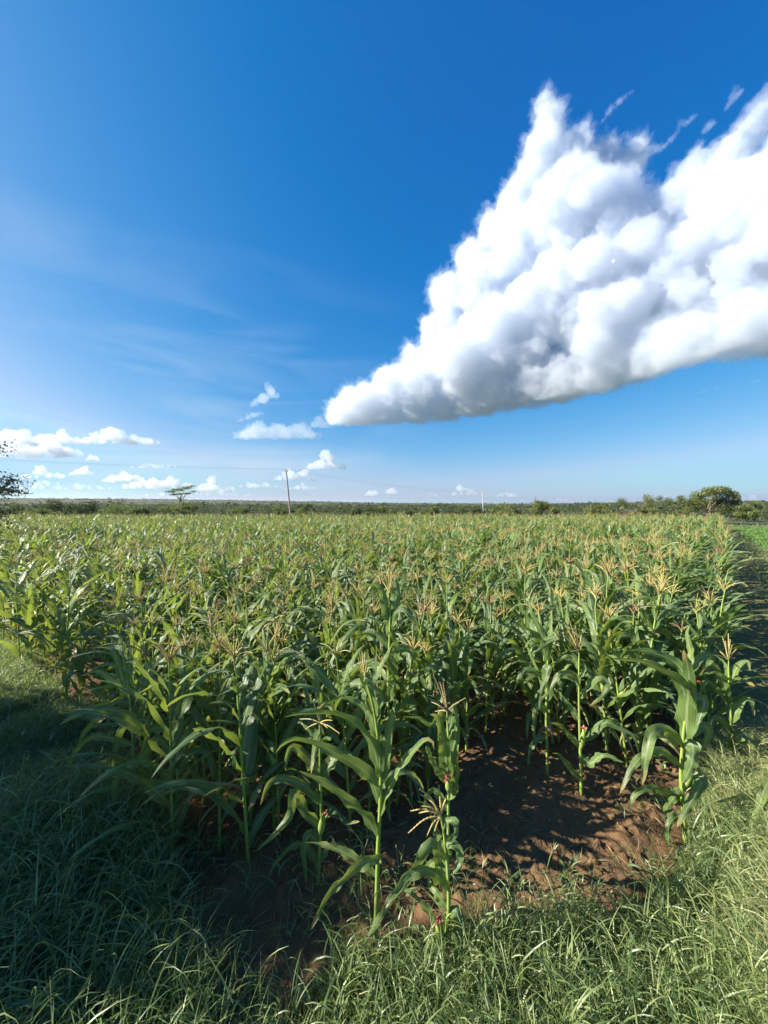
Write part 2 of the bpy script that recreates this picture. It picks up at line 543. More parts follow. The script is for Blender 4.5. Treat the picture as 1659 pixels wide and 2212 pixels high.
def tassel_mb(r, base, up, n, L, lod, tip_dirs=None, col=None, thick=1.0):
    mb = MB()
    rnd = r.random() if col is None else col
    k = (9, 6, 3)[lod]
    for i in range(n + 1):
        if i == 0: az, th0, th1, ln = r.uniform(0, 6.28), .05, r.uniform(.1, .35), L * 1.15
        else:
            az = i * 2.4 + r.uniform(-.5, .5); th0 = r.uniform(.15, .5); th1 = r.uniform(.4, 1.7); ln = L * r.uniform(.65, 1.05)
        s = np.linspace(0, 1, k); th = th0 + (th1 - th0) * s
        D = np.stack([np.sin(th) * np.cos(az), np.sin(th) * np.sin(az), np.cos(th)], 1) * ln / (k - 1)
        P = base + np.array((0, 0, .05 * L * (n - i) / max(n, 1))) + np.vstack([np.zeros(3), np.cumsum(D[1:], 0)])
        rad = (.0052, .0055, .0065)[lod] * thick * np.linspace(1, .55, k)
        if lod == 0:
            P = spline(P, 17)
            rad = .0056 * thick * np.linspace(1, .55, 17) * (1 + .38 * np.cos(np.arange(17) * math.pi))
        mb.add(*tube(P, rad, (5, 4, 3)[lod], min(1, max(0, rnd + r.uniform(-.12, .12)))))
    return mb


def ear_mbs(r, base, az, L=.19, tilt=.35):
    P = base + np.outer(np.linspace(0, L, 9), (math.sin(tilt) * math.cos(az), math.sin(tilt) * math.sin(az), math.cos(tilt)))
    rad = np.array([.012, .020, .025, .027, .026, .023, .018, .011, .006])
    h = MB().add(*tube(P, rad, 8))
    for j in range(2):   # husk leaf tips
        d = unit(P[-1] - P[0])
        h.add(*gen_leaf(r, P[5], az + r.uniform(-1, 1) + 3 * j, tilt + .1, tilt + .7, .14, .025, 5, 3, .6))
    s = MB()
    for j in range(16):
        a = r.uniform(0, 6.28); q_ = P[-1] - (P[-1] - P[-2]) * .5
        d = np.array((math.cos(a) * .7, math.sin(a) * .7, r.uniform(-.2, .9))) + unit(P[-1] - P[0]) * .7
        Q = q_ + np.outer(np.linspace(0, 1, 4), unit(d) * r.uniform(.03, .055)) + np.array([[0, 0, -.022 * t * t] for t in np.linspace(0, 1, 4)])
        s.add(*tube(Q, (.004, .005, .005, .003), 4))
    return h, s


def gen_plant(seed, h, lod, tassel=True, ear=False, phi=None):
    """lod 0 close-up, 1 middle, 2 far. Returns the parts as MBs; base at the origin"""
    r = random.Random(seed)
    lean = r.uniform(0, .07); la = r.uniform(0, 6.28)
    ks = (14, 8, 4)[lod]
    t = np.linspace(0, 1, ks)
    hs = h * .86
    bend = r.uniform(-.05, .05)
    SP_ = np.stack([hs * (lean * t + bend * t * t) * math.cos(la), hs * (lean * t + bend * t * t) * math.sin(la), hs * t], 1)
    rad = (.0145 - .0085 * t) * (h / 1.9) ** .5
    if lod == 2: rad = rad * 1.3
    if lod == 0:
        rad = rad * (1 + .12 * (np.arange(ks) % 2))
    st = MB().add(*tube(SP_, rad, (8, 5, 3)[lod], r.random()))
    nl = r.randint(11, 14) if lod < 2 else r.randint(10, 12)
    phi = r.uniform(0, 6.28) if phi is None else phi
    leaves = []
    k, c = ((15, 5), (9, 3), (5, 2))[lod]
    hue = r.uniform(.25, .7)
    for i in range(nl):
        f = (i + .6) / nl
        zt = .10 + .84 * f ** .92
        base = np.array([np.interp(zt, t, SP_[:, a]) for a in range(3)])
        az = phi + math.pi * (i % 2) + r.gauss(0, .38)
        mid = math.sin(math.pi * min(1, .12 + .88 * f) ** .9)
        L = h * (.22 + .27 * mid) * r.uniform(.85, 1.15)
        W = (.052 + .060 * mid) * r.uniform(.85, 1.15) * (h / 1.9) ** .4
        if lod == 2: W *= 1.15
        th0 = r.uniform(.28, .62) * (1.12 - .45 * f)
        th1 = r.uniform(1.3, 2.75) * (1.12 - .28 * f)
        if r.random() < .15: th1 *= .5
        rn = min(.97, max(0, hue + r.gauss(0, .13) + (.18 if f < .2 else 0)))
        if i < 3 and r.random() < .45:   # dried lower leaves hang down
            rn, th1, W = r.uniform(.95, 1.0), r.uniform(2.5, 3.0), W * .7
        leaves.append(MB().add(*gen_leaf(r, base, az, th0, th1, L, W, k, c, rn)))
    out = {'stalk': st, 'leaves': leaves}
    if tassel:
        n = (r.randint(9, 14), r.randint(6, 9), r.randint(3, 4))[lod]
        top = SP_[-1]
        # peduncle
        P = top + np.outer(np.linspace(0, 1, 3), (0.02 * math.cos(la), .02 * math.sin(la), h * .06))
        st.add(*tube(P, .0055, (6, 4, 3)[lod]))
        out['tassel'] = tassel_mb(r, P[-1], None, n, h * .115, lod, col=(r.random() ** 2.0))
    if ear:
        f = r.uniform(.40, .52)
        b = np.array([np.interp(f, t, SP_[:, a]) for a in range(3)])
        out['ear'], out['silk'] = ear_mbs(r, b, phi + r.choice((0, math.pi)) + r.uniform(-.4, .4))
    return out


# ---- where every plant stands
a_row = math.atan2(1, XES)          # rows run along the right-hand edge
rd = np.array((XES, 1.0)) / math.hypot(1, XES)
rn_ = np.array((-rd[1], rd[0]))      # to the left of the rows
pts = []
for i in range(0, 124):
    for j in range(-260, 370):
        s = j * .27 + R0.gauss(0, .05) + (i % 2) * .13
        tt = .12 + i * .76 + R0.gauss(0, .05)
        p = np.array((XE0 + .0, 0)) + rd * s + rn_ * tt
        pts.append(p)
pts = np.array(pts)
x, y = pts[:, 0], pts[:, 1]
_hx = np.array([-80, -20, -6.5, -4.2, -2.5, -1.5, -.8, 0, .35, .9, 1.5, 2.4, 2.9, 3.4, 3.9, 80])
_hy = np.array([56.4, 16.2, 6.75, 5.1, 3.85, 3.4, 3.15, 3.1, 3.4, 4.2, 4.5, 4.6, 4.1, 4.25, 4.5, 90])
keep = (y > np.interp(x, _hx, _hy)) & (x < xe(y) - .05) & (y < 46 + 1.2 * vn(x * .2, y * 0, 4)) & (np.abs(x) < y * 1.05 + .7)
keep &= (rng.random(len(x)) > .08) & ~((x > -.75) & (x < .75) & (y < 3.3))
extra = []          # the near part stands closer together than the rest
for k in range(900):
    ex, ey = R0.uniform(-7, 7), R0.uniform(3.0, 8.5)
    if ey < np.interp(ex, _hx, _hy) or ex > xe(ey) - .05 or (-.75 < ex < .75 and ey < 3.3): continue
    if R0.random() < .16: extra.append((ex, ey))
extra += [(-1.75, 3.12), (-1.42, 3.25), (-1.1, 3.08), (-.92, 3.32), (-.62, 3.38), (-.3, 3.42), (-.15, 3.62), (-1.25, 3.5), (.12, 3.75), (-2.1, 3.45)]
pts = np.vstack([pts[keep], np.array(extra)])
dist = np.hypot(pts[:, 0], pts[:, 1])
pts = pts[np.argsort(dist)]
hfac = 1.0 + .07 * fbm(pts[:, 0] * .35, pts[:, 1] * .35, 3, 31)


def crop(kind):
    return {3: (0, 1261.8), 4: (548.6, 1261.8), 5: (1110.4, 1261.8), 6: (0, 1663.4), 7: (548.6, 1663.4), 8: (1110.4, 1663.4)}[kind]


class Hero:
    """a plant traced leaf by leaf; numbers are places in enlarged views of the photo, Y its distance"""
    def __init__(self, view, Y, seed, stalk, label, r0=.015, r1=.007):
        self.o = crop(view); self.Y = Y; self.r = random.Random(seed); self.mb_leaves = []
        P = spline([self.pt(p, q, 0) for p, q in stalk], 22)
        g = float(gz(P[0][0], P[0][1])) - .03
        P[0][2] = min(P[0][2], g)
        n = 22
        rad = np.linspace(r0, r1, n) * (1 + .13 * (np.arange(n) % 4 == 0))
        self.base = np.array((P[0][0], P[0][1], g))
        self.P = P
        self.stalk = MB().add(*tube(P - self.base, rad, 9, .5))
        self.tassel = None; self.ears = []
        self.label = label

    def pt(self, p, q, dy):
        return at(self.o[0] + .3307 * p, self.o[1] + .3307 * q, self.Y + dy)

    def leaf(self, pts, W, twist=.6, depth=None, rnd=None, roll=0.0):
        r = self.r
        dep = r.uniform(-.22, .22) if depth is None else depth
        n = len(pts)
        C = [self.pt(p, q, dep * (i / (n - 1)) ** 1.2) for i, (p, q) in enumerate(pts)]
        k = 22
        P = spline(C, k) - self.base
        T = unit(np.gradient(P, axis=0))
        eye = unit(P + self.base - np.array((0, 0, HC)))
        # width lies across the leaf, tilted off the line of sight by `twist`
        side = unit(np.cross(T, eye)); toward = np.cross(side, T)
        s = np.linspace(0, 1, k)
        tw = twist + roll * s + .25 * np.sin(s * 5 + r.uniform(0, 6))
        Wd = side * np.cos(tw)[:, None] + toward * np.sin(tw)[:, None]
        rn = r.uniform(.4, .86) if rnd is None else rnd
        self.mb_leaves.append(MB().add(*ribbon(P, Wd, leaf_width(k, W * 1.08), 5, r.choice((-1, 1)) * r.uniform(.15, .4), .34, rn, r.uniform(0, 6))))
        return self

    def tas(self, base, tips, col=.3, thick=1.0, sag=.12):
        mb = MB(); r = self.r
        b = self.pt(*base, 0)
        for (p, q) in tips:
            e = self.pt(p, q, r.uniform(-.12, .12))
            L = np.linalg.norm(e - b)
            m = (b + e) / 2 + np.array((0, 0, L * sag))
            P = spline([b, m, e], 21) - self.base
            rad = .0062 * thick * np.linspace(1, .55, 21) * (1 + .4 * np.cos(np.arange(21) * math.pi))
            rad[:4] = .003
            mb.add(*tube(P, rad, 5, min(1, max(0, col + r.uniform(-.1, .1)))))
        self.tassel = mb
        # stem from the stalk top up to the tassel
        self.stalk.add(*tube(spline([self.P[-1] - self.base, (self.P[-1] + b) / 2 - self.base, b - self.base], 5), .006, 7, .5))
        return self

    def ear(self, p, q, tip, L=None):
        b = self.pt(p, q, -.02); e = self.pt(*tip, -.06)
        d = e - b; L = np.linalg.norm(d)
        az = math.atan2(d[1], d[0]); tilt = math.acos(max(-1, min(1, d[2] / L)))
        self.ears.append(ear_mbs(self.r, b - self.base, az, L, tilt))
        return self

    def build(self):
        o = empty('maize_plant', tuple(self.base))
        tag(o, self.label, 'maize plant', 'maize plants of the field')
        self.stalk.build('stalk', M['stalk'], o)
        for l in self.mb_leaves: l.build('leaf', M['leaf'], o)
        if self.tassel: self.tassel.build('tassel', M['tassel'], o)
        for h, s in self.ears:
            e = h.build('ear', M['husk'], o); s.build('silk', M['silk'], e)
        return o


H = []
# tall plant in the middle of the front edge
h = Hero(4, 2.55, 1, [(790, 2400), (803, 2000), (812, 1690), (825, 1440), (828, 1240), (810, 1000), (775, 780), (738, 650)],
         'tallest front maize plant, arching leaves spread both ways, right of centre-left gap', .0165, .008)
h.label = 'tall front maize plant with broad arching leaves and upright yellow-green tassel, on bare stalk'
for pts_, W, tw, dp in [
    ([(800, 1650), (730, 1520), (640, 1440), (480, 1310), (295, 1220)], .085, .7, -.15),
    ([(820, 1440), (765, 1270), (680, 1190), (560, 1120), (420, 1050), (280, 1010), (190, 1045), (140, 1105)], .085, .65, -.2),
    ([(828, 1300), (785, 1090), (700, 950), (560, 860), (380, 835), (200, 868)], .09, .7, -.1),
    ([(826, 1200), (795, 1000), (760, 880), (690, 790), (590, 750), (480, 775), (400, 845)], .07, .6, .15),
    ([(822, 1500), (870, 1370), (950, 1210), (1040, 1090), (1120, 1015), (1165, 1030), (1175, 1075)], .075, .6, -.1),
    ([(828, 1280), (865, 1080), (895, 920), (915, 810), (925, 738)], .085, .25, .05),
    ([(738, 660), (720, 605), (770, 650), (830, 728)], .06, .4, -.05),
    ([(765, 740), (740, 670), (690, 648), (610, 690), (550, 760), (520, 842)], .065, .5, .1),
    ([(830, 1380), (900, 1260), (985, 1235), (1060, 1262), (1110, 1340)], .05, .7, .2),
    ([(795, 1914), (700, 1824), (570, 1744), (450, 1704), (330, 1684)], .07, .7, .1),
    ([(808, 1800), (830, 1784), (700, 1824), (580, 1924), (480, 2034), (410, 2174), (365, 2270)], .075, .55, -.15),
    ([(800, 900), (820, 800), (830, 740), (800, 650)], .05, .5, .1),
    ([(810, 1000), (760, 880), (720, 760), (705, 640)], .05, .4, .12),
    ([(815, 1000), (800, 820), (770, 700), (790, 560), (800, 400)], .05, .5, .15),
]: h.leaf(pts_, W, tw, dp)
h.tas((722, 620), [(690, 450), (705, 440), (680, 480), (715, 470), (740, 500), (725, 445), (672, 520), (752, 545)], .62, .9, .02)
H.append(h)
# front plant with the tan tassel and red silk
h = Hero(7, 2.46, 2, [(1240, 1400), (1250, 1180), (1270, 930), (1268, 700), (1255, 540), (1238, 400), (1226, 330)],
         'shorter front maize plant with drooping tan tassel and two dark red silk tufts', .015, .007)
for pts_, W, tw, dp in [
    ([(1262, 590), (1200, 530), (1150, 492), (1065, 625), (950, 780), (860, 900), (790, 1020), (690, 1190)], .075, .45, -.15),
    ([(1275, 815), (1205, 695), (1110, 652), (1000, 705), (930, 790), (880, 850), (820, 960)], .08, .55, -.2),
    ([(1262, 560), (1265, 480), (1325, 505), (1345, 590), (1300, 680)], .075, .35, -.1),
    ([(1232, 370), (1270, 330), (1315, 350), (1312, 420), (1255, 470)], .06, .4, -.1),
    ([(1272, 935), (1320, 915), (1345, 1010), (1345, 1250), (1358, 1450), (1372, 1640)], .085, .25, -.15),
    ([(1252, 1130), (1190, 1000), (1100, 880), (1020, 800), (945, 782)], .065, .6, .1),
    ([(1245, 1250), (1150, 1150), (1100, 1060), (1050, 1025), (985, 1052)], .055, .5, .1),
    ([(1258, 740), (1215, 580), (1195, 400), (1150, 275)], .085, .3, .12),
    ([(1262, 900), (1190, 800), (1150, 745), (1125, 640)], .055, .4, .15),
    ([(1262, 700), (1220, 600), (1180, 600), (1100, 660), (1050, 720)], .055, .5, .15),
    ([(1250, 1230), (1330, 1200), (1380, 1260), (1385, 1400)], .05, .4, -.2),
]: h.leaf(pts_, W, tw, dp)
h.tas((1222, 300), [(1080, 125), (1072, 205), (1022, 268), (1075, 282), (1008, 412), (1128, 436), (1207, 98), (1275, 128), (1090, 160), (1095, 235), (1140, 190), (1180, 400), (1255, 190)], .12, 1.1, .14)
h.ear(1225, 1110, (1198, 975)).ear(1240, 1330, (1262, 1190))
H.append(h)
# plant just behind it
h = Hero(4, 2.85, 3, [(1262, 2150), (1268, 1750), (1270, 1400), (1272, 1200), (1270, 1000), (1262, 880)],
         'maize plant with stiff pinkish tassel rising directly behind the red-silked front plant', .014, .007)
for pts_, W, tw, dp in [
    ([(1275, 1290), (1250, 1120), (1235, 1000), (1200, 870), (1150, 850)], .10, .25, -.15),
    ([(1275, 1250), (1300, 1080), (1325, 930), (1315, 775)], .09, .2, .05),
    ([(1268, 1300), (1195, 1200), (1155, 1130), (1138, 1055)], .065, .4, -.05),
    ([(1265, 900), (1215, 840), (1165, 920), (1080, 876), (975, 864)], .05, .6, -.1),
    ([(1275, 1330), (1330, 1240), (1318, 1140)], .05, .3, -.05),
    ([(1272, 1480), (1190, 1350), (1130, 1370), (1110, 1480)], .06, .5, .1),
    ([(1272, 1400), (1320, 1320), (1300, 1250)], .06, .4, -.1),
    ([(1266, 1000), (1290, 900), (1300, 800), (1340, 770)], .06, .4, .08),
]: h.leaf(pts_, W, tw, dp)
h.tas((1262, 830), [(1170, 588), (1236, 645), (1115, 733), (1382, 744), (1185, 832), (1215, 640), (1160, 770), (1340, 770), (1245, 690)], .85, .95, .05)
h.ear(1278, 1360, (1266, 1270))
H.append(h)
# spreading tassel left of the tall plant
h = Hero(4, 2.95, 4, [(420, 2010), (428, 1750), (440, 1500), (432, 1250), (430, 1050), (430, 950)],
         'front maize plant with wide candelabra tassel, just left of the tall arching one', .0145, .007)
for pts_, W, tw, dp in [
    ([(438, 1270), (385, 1180), (310, 1095), (250, 1062), (215, 1130), (205, 1220)], .085, .5, -.1),
    ([(440, 1260), (500, 1180), (560, 1080), (600, 1000)], .10, .25, .1),
    ([(436, 1420), (330, 1320), (210, 1270), (100, 1300), (42, 1445)], .085, .55, -.15),
    ([(436, 1600), (330, 1500), (260, 1360), (240, 1500), (150, 1620), (20, 1740)], .09, .5, -.2),
    ([(432, 1560), (520, 1480), (600, 1560), (690, 1550)], .07, .6, -.1),
    ([(430, 1800), (500, 1720), (560, 1700), (640, 1760)], .06, .6, .1),
    ([(430, 1700), (360, 1640), (330, 1750), (345, 1960)], .075, .3, -.1),
    ([(425, 1850), (340, 1700), (240, 1720), (140, 1820), (90, 1930)], .06, .5, -.1),
    ([(432, 1060), (400, 1000), (330, 930), (300, 900)], .05, .4, .1),
    ([(432, 1100), (480, 1060), (520, 1040)], .05, .4, .1),
]: h.leaf(pts_, W, tw, dp)
h.tas((430, 905), [(368, 725), (300, 882), (335, 950), (512, 890), (558, 975), (462, 1000), (425, 770), (398, 800), (480, 940), (380, 930)], .35, .85, .06)
h.ear(432, 1640, (458, 1490))
H.append(h)
# big leafy plant at the right-hand corner
h = Hero(5, 3.35, 5, [(1120, 1740), (1108, 1500), (1090, 1250), (1105, 1000), (1125, 800), (1120, 600), (1115, 480)],
         'big leafy maize plant at the right-hand corner beside the grassy hump', .017, .009)
for pts_, W, tw, dp in [
    ([(1140, 960), (1122, 770), (1080, 640), (980, 570), (850, 512), (640, 486)], .11, .55, -.15),
    ([(1130, 760), (1120, 620), (1060, 520), (950, 462), (830, 432), (722, 440)], .10, .6, .1),
    ([(1118, 1020), (1130, 800), (1142, 600), (1108, 430)], .15, .15, -.12),
    ([(1085, 1050), (1000, 965), (905, 970), (870, 1080), (838, 1312)], .12, .35, -.2),
    ([(1070, 1180), (960, 1100), (840, 1125), (760, 1220), (693, 1368)], .09, .45, -.15),
    ([(1104, 1010), (1165, 1050), (1160, 1170), (1105, 1298)], .12, .2, -.25),
    ([(1098, 1310), (1180, 1255), (1222, 1300), (1150, 1430), (1065, 1585)], .11, .3, -.25),
    ([(1085, 1410), (970, 1350), (865, 1335), (785, 1380), (750, 1485)], .08, .5, -.1),
    ([(1130, 800), (1190, 750), (1245, 770), (1190, 935)], .09, .3, -.1),
    ([(1110, 1000), (1200, 930), (1272, 955), (1225, 1095)], .10, .3, .05),
    ([(1098, 1330), (1010, 1440), (968, 1535)], .07, .3, -.15),
    ([(1118, 560), (1150, 450), (1130, 330), (1145, 270)], .06, .3, .1),
    ([(1120, 600), (1220, 480), (1290, 480), (1210, 590)], .07, .4, .15),
    ([(1100, 1500), (1020, 1560), (1010, 1680), (1050, 1790)], .06, .3, -.1),
]: h.leaf(pts_, W, tw, dp)
h.ear(1105, 1340, (1170, 1210))
H.append(h)
# shaded plant on the left
h = Hero(3, 3.3, 6, [(1150, 1780), (1155, 1500), (1160, 1250), (1150, 1060), (1168, 900)],
         'low shaded maize plant at the left, fan-shaped tassel over hooked drooping leaves', .014, .007)
for pts_, W, tw, dp in [
    ([(1152, 1100), (1110, 985), (1060, 940), (985, 955), (945, 1020), (925, 1100)], .085, .4, -.1),
    ([(1150, 1150), (1040, 1010), (920, 1130), (810, 1210), (748, 1310), (755, 1440), (790, 1560)], .095, .4, -.15),
    ([(1158, 1230), (1220, 1130), (1300, 1095), (1365, 1150), (1390, 1285)], .10, .4, -.15),
    ([(1155, 1300), (1080, 1400), (1060, 1520), (1070, 1680)], .06, .3, -.1),
    ([(1156, 1290), (1200, 1350), (1130, 1450), (1090, 1500)], .06, .4, -.1),
    ([(1160, 1050), (1190, 930), (1250, 870), (1330, 870)], .07, .4, .1),
    ([(1150, 1060), (1080, 920), (1020, 850), (960, 880)], .07, .4, .1),
    ([(1155, 1350), (960, 1300), (880, 1420), (825, 1565)], .07, .4, .05),
    ([(1158, 1200), (1280, 1180), (1270, 1260), (1235, 1330)], .06, .4, -.2),
]: h.leaf(pts_, W, tw, dp)
h.tas((1176, 860), [(1203, 648), (1140, 690), (1255, 795), (1138, 815), (1285, 835), (1180, 740), (1225, 760), (1160, 780), (1240, 840)], .4, .8, .04)
H.append(h)
# its darker neighbour
h = Hero(3, 3.6, 7, [(900, 1560), (885, 1300), (870, 1050), (860, 850), (830, 600), (800, 480)],
         'dark green maize plant with yellow-tipped leaf, leftmost of the shaded front plants', .015, .007)
for pts_, W, tw, dp in [
    ([(870, 1000), (960, 900), (880, 890), (800, 940), (762, 1050), (730, 1235)], .09, .4, -.15),
    ([(865, 960), (800, 860), (680, 850), (560, 960), (500, 1085)], .085, .4, -.1),
    ([(868, 1050), (700, 1000), (600, 1000), (500, 1080), (435, 1240)], .08, .5, -.1),
    ([(870, 1150), (720, 1170), (600, 1190), (500, 1310)], .06, .5, -.05),
    ([(855, 800), (800, 620), (740, 440), (690, 420)], .10, .3, .05),
    ([(860, 900), (900, 700), (960, 540), (1020, 470)], .09, .3, .05),
    ([(860, 850), (930, 660), (1010, 640), (1060, 730), (1080, 830)], .09, .3, -.1),
    ([(840, 700), (760, 640), (640, 570), (530, 600)], .07, .5, .1),
    ([(850, 780), (760, 770), (690, 830)], .06, .4, -.1),
    ([(830, 620), (850, 500), (840, 400)], .07, .3, .1),
    ([(868, 820), (840, 740), (690, 780), (480, 830)], .07, .5, .1),
    ([(875, 1000), (940, 760), (950, 800), (935, 880)], .06, .3, -.1),
]: h.leaf(pts_, W, tw, dp)
h.tas((800, 480), [(770, 360), (800, 350), (840, 370), (760, 400), (820, 380)], .7, .8, .02)
H.append(h)
# plant with the red silk tuft on a bare stalk in front of the dark soil
h = Hero(5, 3.78, 8, [(440, 1480), (437, 1250), (430, 1000), (425, 800), (424, 600), (425, 470)],
         'slim maize plant with red silk tuft on bare stalk, standing on dark soil', .0165, .007)
for pts_, W, tw, dp in [
    ([(430, 700), (390, 600), (300, 590), (240, 690), (170, 760)], .075, .5, -.1),
    ([(428, 740), (520, 620), (590, 620), (605, 700), (495, 800)], .08, .5, -.1),
    ([(434, 1010), (480, 1000), (590, 905), (700, 945), (790, 1000), (815, 1110)], .075, .5, -.15),
    ([(430, 900), (380, 820), (320, 740), (280, 700)], .06, .4, .1),
    ([(432, 1060), (380, 1000), (300, 920), (230, 905)], .07, .5, -.1),
    ([(438, 1300), (390, 1230), (300, 1120), (250, 1105)], .06, .4, -.1),
    ([(424, 560), (380, 470), (300, 500), (230, 530)], .06, .5, .1),
    ([(424, 620), (460, 560), (450, 500)], .05, .4, 0),
    ([(436, 1120), (500, 1170), (580, 1120), (715, 1165)], .09, .5, -.15),
    ([(438, 1460), (500, 1430), (550, 1520), (520, 1560)], .04, .4, -.1),
]: h.leaf(pts_, W, tw, dp)
h.tas((425, 440), [(345, 190), (270, 285), (300, 330), (400, 270), (440, 330), (350, 300), (370, 440), (330, 250), (430, 370), (385, 390)], .15, 1.0, .04)
h.ear(438, 1070, (462, 940))
H.append(h)
h = Hero(5, 4.05, 9, [(218, 1380), (215, 1100), (210, 850), (218, 600), (222, 450), (230, 330)],
         'straight maize plant without tassel, next left of the red-silked slim one', .016, .009)
for pts_, W, tw, dp in [
    ([(222, 480), (170, 300), (120, 200), (90, 90)], .08, .3, .1),
    ([(215, 700), (195, 600), (230, 530), (180, 700), (165, 820)], .085, .3, -.15),
    ([(216, 760), (250, 640), (320, 600), (400, 640)], .075, .5, -.1),
    ([(222, 520), (180, 370), (80, 290), (-20, 270)], .07, .5, -.1),
    ([(210, 850), (160, 790), (130, 900), (128, 1010)], .07, .3, -.1),
    ([(212, 1000), (140, 1020), (100, 1100), (90, 1190)], .07, .4, -.1),
    ([(222, 460), (240, 300), (245, 170)], .07, .3, .05),
    ([(220, 520), (190, 400), (240, 350), (260, 360), (120, 460)], .07, .4, -.1),
    ([(214, 620), (100, 560), (40, 600), (0, 700)], .07, .5, 0),
    ([(215, 720), (140, 540), (80, 400)], .06, .4, .1),
]: h.leaf(pts_, W, tw, dp)
H.append(h)
# the plant mostly beyond the right-hand frame edge
h = Hero(8, 3.2, 10, [(1760, 640), (1755, 400), (1750, 100), (1745, -200)],
         'maize plant at the far right reaching bright leaves over the grassy hump', .016, .009)
for pts_, W, tw, dp in [
    ([(1755, 420), (1640, 230), (1530, 180), (1420, 190), (1315, 212)], .08, .5, -.1),
    ([(1756, 480), (1620, 350), (1500, 345), (1400, 372), (1345, 415)], .075, .5, -.1),
    ([(1750, 150), (1680, 60), (1630, 140), (1600, 230), (1548, 335)], .09, .3, -.15),
    ([(1752, 300), (1660, 240), (1590, 260), (1500, 310)], .05, .5, .1),
    ([(1748, 0), (1800, -150), (1900, -50)], .08, .4, 0),
    ([(1750, 200), (1850, 100), (1930, 250)], .08, .4, 0),
]: h.leaf(pts_, W, tw, dp)
H.append(h)
# golden-tasselled plant on the right-hand edge
h = Hero(5, 4.25, 11, [(1440, 1210), (1425, 1000), (1412, 800), (1405, 650), (1402, 560)],
         'maize plant with bright golden tassel on the right edge, behind the big leafy corner plant', .015, .008)
for pts_, W, tw, dp in [
    ([(1410, 760), (1360, 620), (1310, 530), (1220, 420)], .08, .4, -.1),
    ([(1405, 660), (1460, 540), (1520, 500), (1540, 560)], .08, .4, -.1),
    ([(1412, 800), (1330, 700), (1260, 640), (1200, 760)], .08, .5, .1),
    ([(1418, 900), (1480, 780), (1540, 760), (1570, 860)], .09, .4, -.1),
    ([(1425, 1000), (1360, 900), (1300, 880), (1280, 990)], .08, .4, -.1),
    ([(1425, 1020), (1500, 980), (1560, 1060), (1540, 1200)], .10, .3, -.15),
    ([(1432, 1080), (1390, 1010), (1340, 1060)], .07, .4, -.1),
    ([(1404, 620), (1380, 520), (1310, 460)], .05, .4, .1),
    ([(1436, 1150), (1480, 1090), (1530, 1130), (1560, 1220)], .07, .4, 0),
]: h.leaf(pts_, W, tw, dp)
h.tas((1402, 500), [(1310, 400), (1362, 345), (1400, 322), (1412, 362), (1296, 465), (1452, 425), (1345, 440), (1425, 400), (1380, 370)], .25, 1.1, .06)
H.append(h)
# tall plant behind the middle front one
h = Hero(4, 3.75, 12, [(885, 1560), (880, 1100), (878, 700), (885, 400), (890, 180), (880, 60)],
         'very tall maize plant with upright bright green top leaves, behind the tall arching front plant', .017, .009)
for pts_, W, tw, dp in [
    ([(884, 640), (915, 500), (930, 400), (895, 320), (860, 330)], .11, .3, -.1),
    ([(880, 760), (905, 680), (915, 600), (860, 480), (790, 400)], .10, .35, -.15),
    ([(888, 260), (850, 120), (820, 20), (740, 0)], .10, .3, -.1),
    ([(890, 240), (925, 110), (930, 0), (905, -60)], .11, .2, .05),
    ([(888, 300), (930, 180), (990, 170), (1040, 260)], .08, .4, -.1),
    ([(886, 420), (800, 330), (720, 330), (640, 440)], .08, .4, .1),
    ([(884, 480), (960, 420), (1030, 440), (1080, 560)], .08, .4, .1),
    ([(880, 800), (800, 700), (740, 720), (700, 860)], .08, .4, .1),
    ([(880, 900), (960, 800), (1040, 820), (1090, 940)], .08, .4, .1),
    ([(886, 350), (870, 200), (850, 100)], .08, .2, 0),
]: h.leaf(pts_, W, tw, dp)
h.tas((884, 60), [(855, -60), (900, -85), (880, -100), (925, -40), (840, -20), (910, -70)], .5, .9, .04)
H.append(h)
for h in H: h.build()

# ---- individuals: the plants that show largest
N_IND = 300 - len(H)
VAR = []
for i in range(30):
    r = random.Random(900 + i)
    VAR.append(gen_plant(500 + i, 1.9, 0 if i < 12 else 0, tassel=(i % 6 != 5), ear=(i % 3 == 0)))
VMESH = []
for i, v in enumerate(VAR):
    d = {'stalk': v['stalk'].mesh('stalk', M['stalk']), 'leaves': [l.mesh('leaf', M['leaf']) for l in v['leaves']]}
    fo = MB()
    for l in v['leaves']: fo.add(*l.arr())
    d['foliage'] = fo.mesh('foliage', M['leaf'])
    if 'tassel' in v: d['tassel'] = v['tassel'].mesh('tassel', M['tassel'])
    if 'ear' in v:
        d['ear'] = v['ear'].mesh('ear', M['husk']); d['silk'] = v['silk'].mesh('silk', M['silk'])
    VMESH.append(d)


def zone(x, y):
    if x > xe(y) - .85:
        return 'maize plant of the outer row beside the trodden path', 'maize plants along the path'
    if y < np.interp(x, _hx, _hy) + .8 and x < -2.0:
        return 'maize plant on the outer edge beside the long left grass', 'maize plants along the grass verge'
    if x < -2.0:
        return 'maize plant packed among others, sunlit yellow-green, behind the shaded leftmost front plants', 'maize plants behind the shaded front plants'
    if x < .9:
        return 'maize plant packed among others behind the tall arching front plant', 'maize plants behind the tall front plant'
    return 'maize plant packed among others behind the slim red-silked plant on dark soil', 'maize plants behind the dark soil patch'


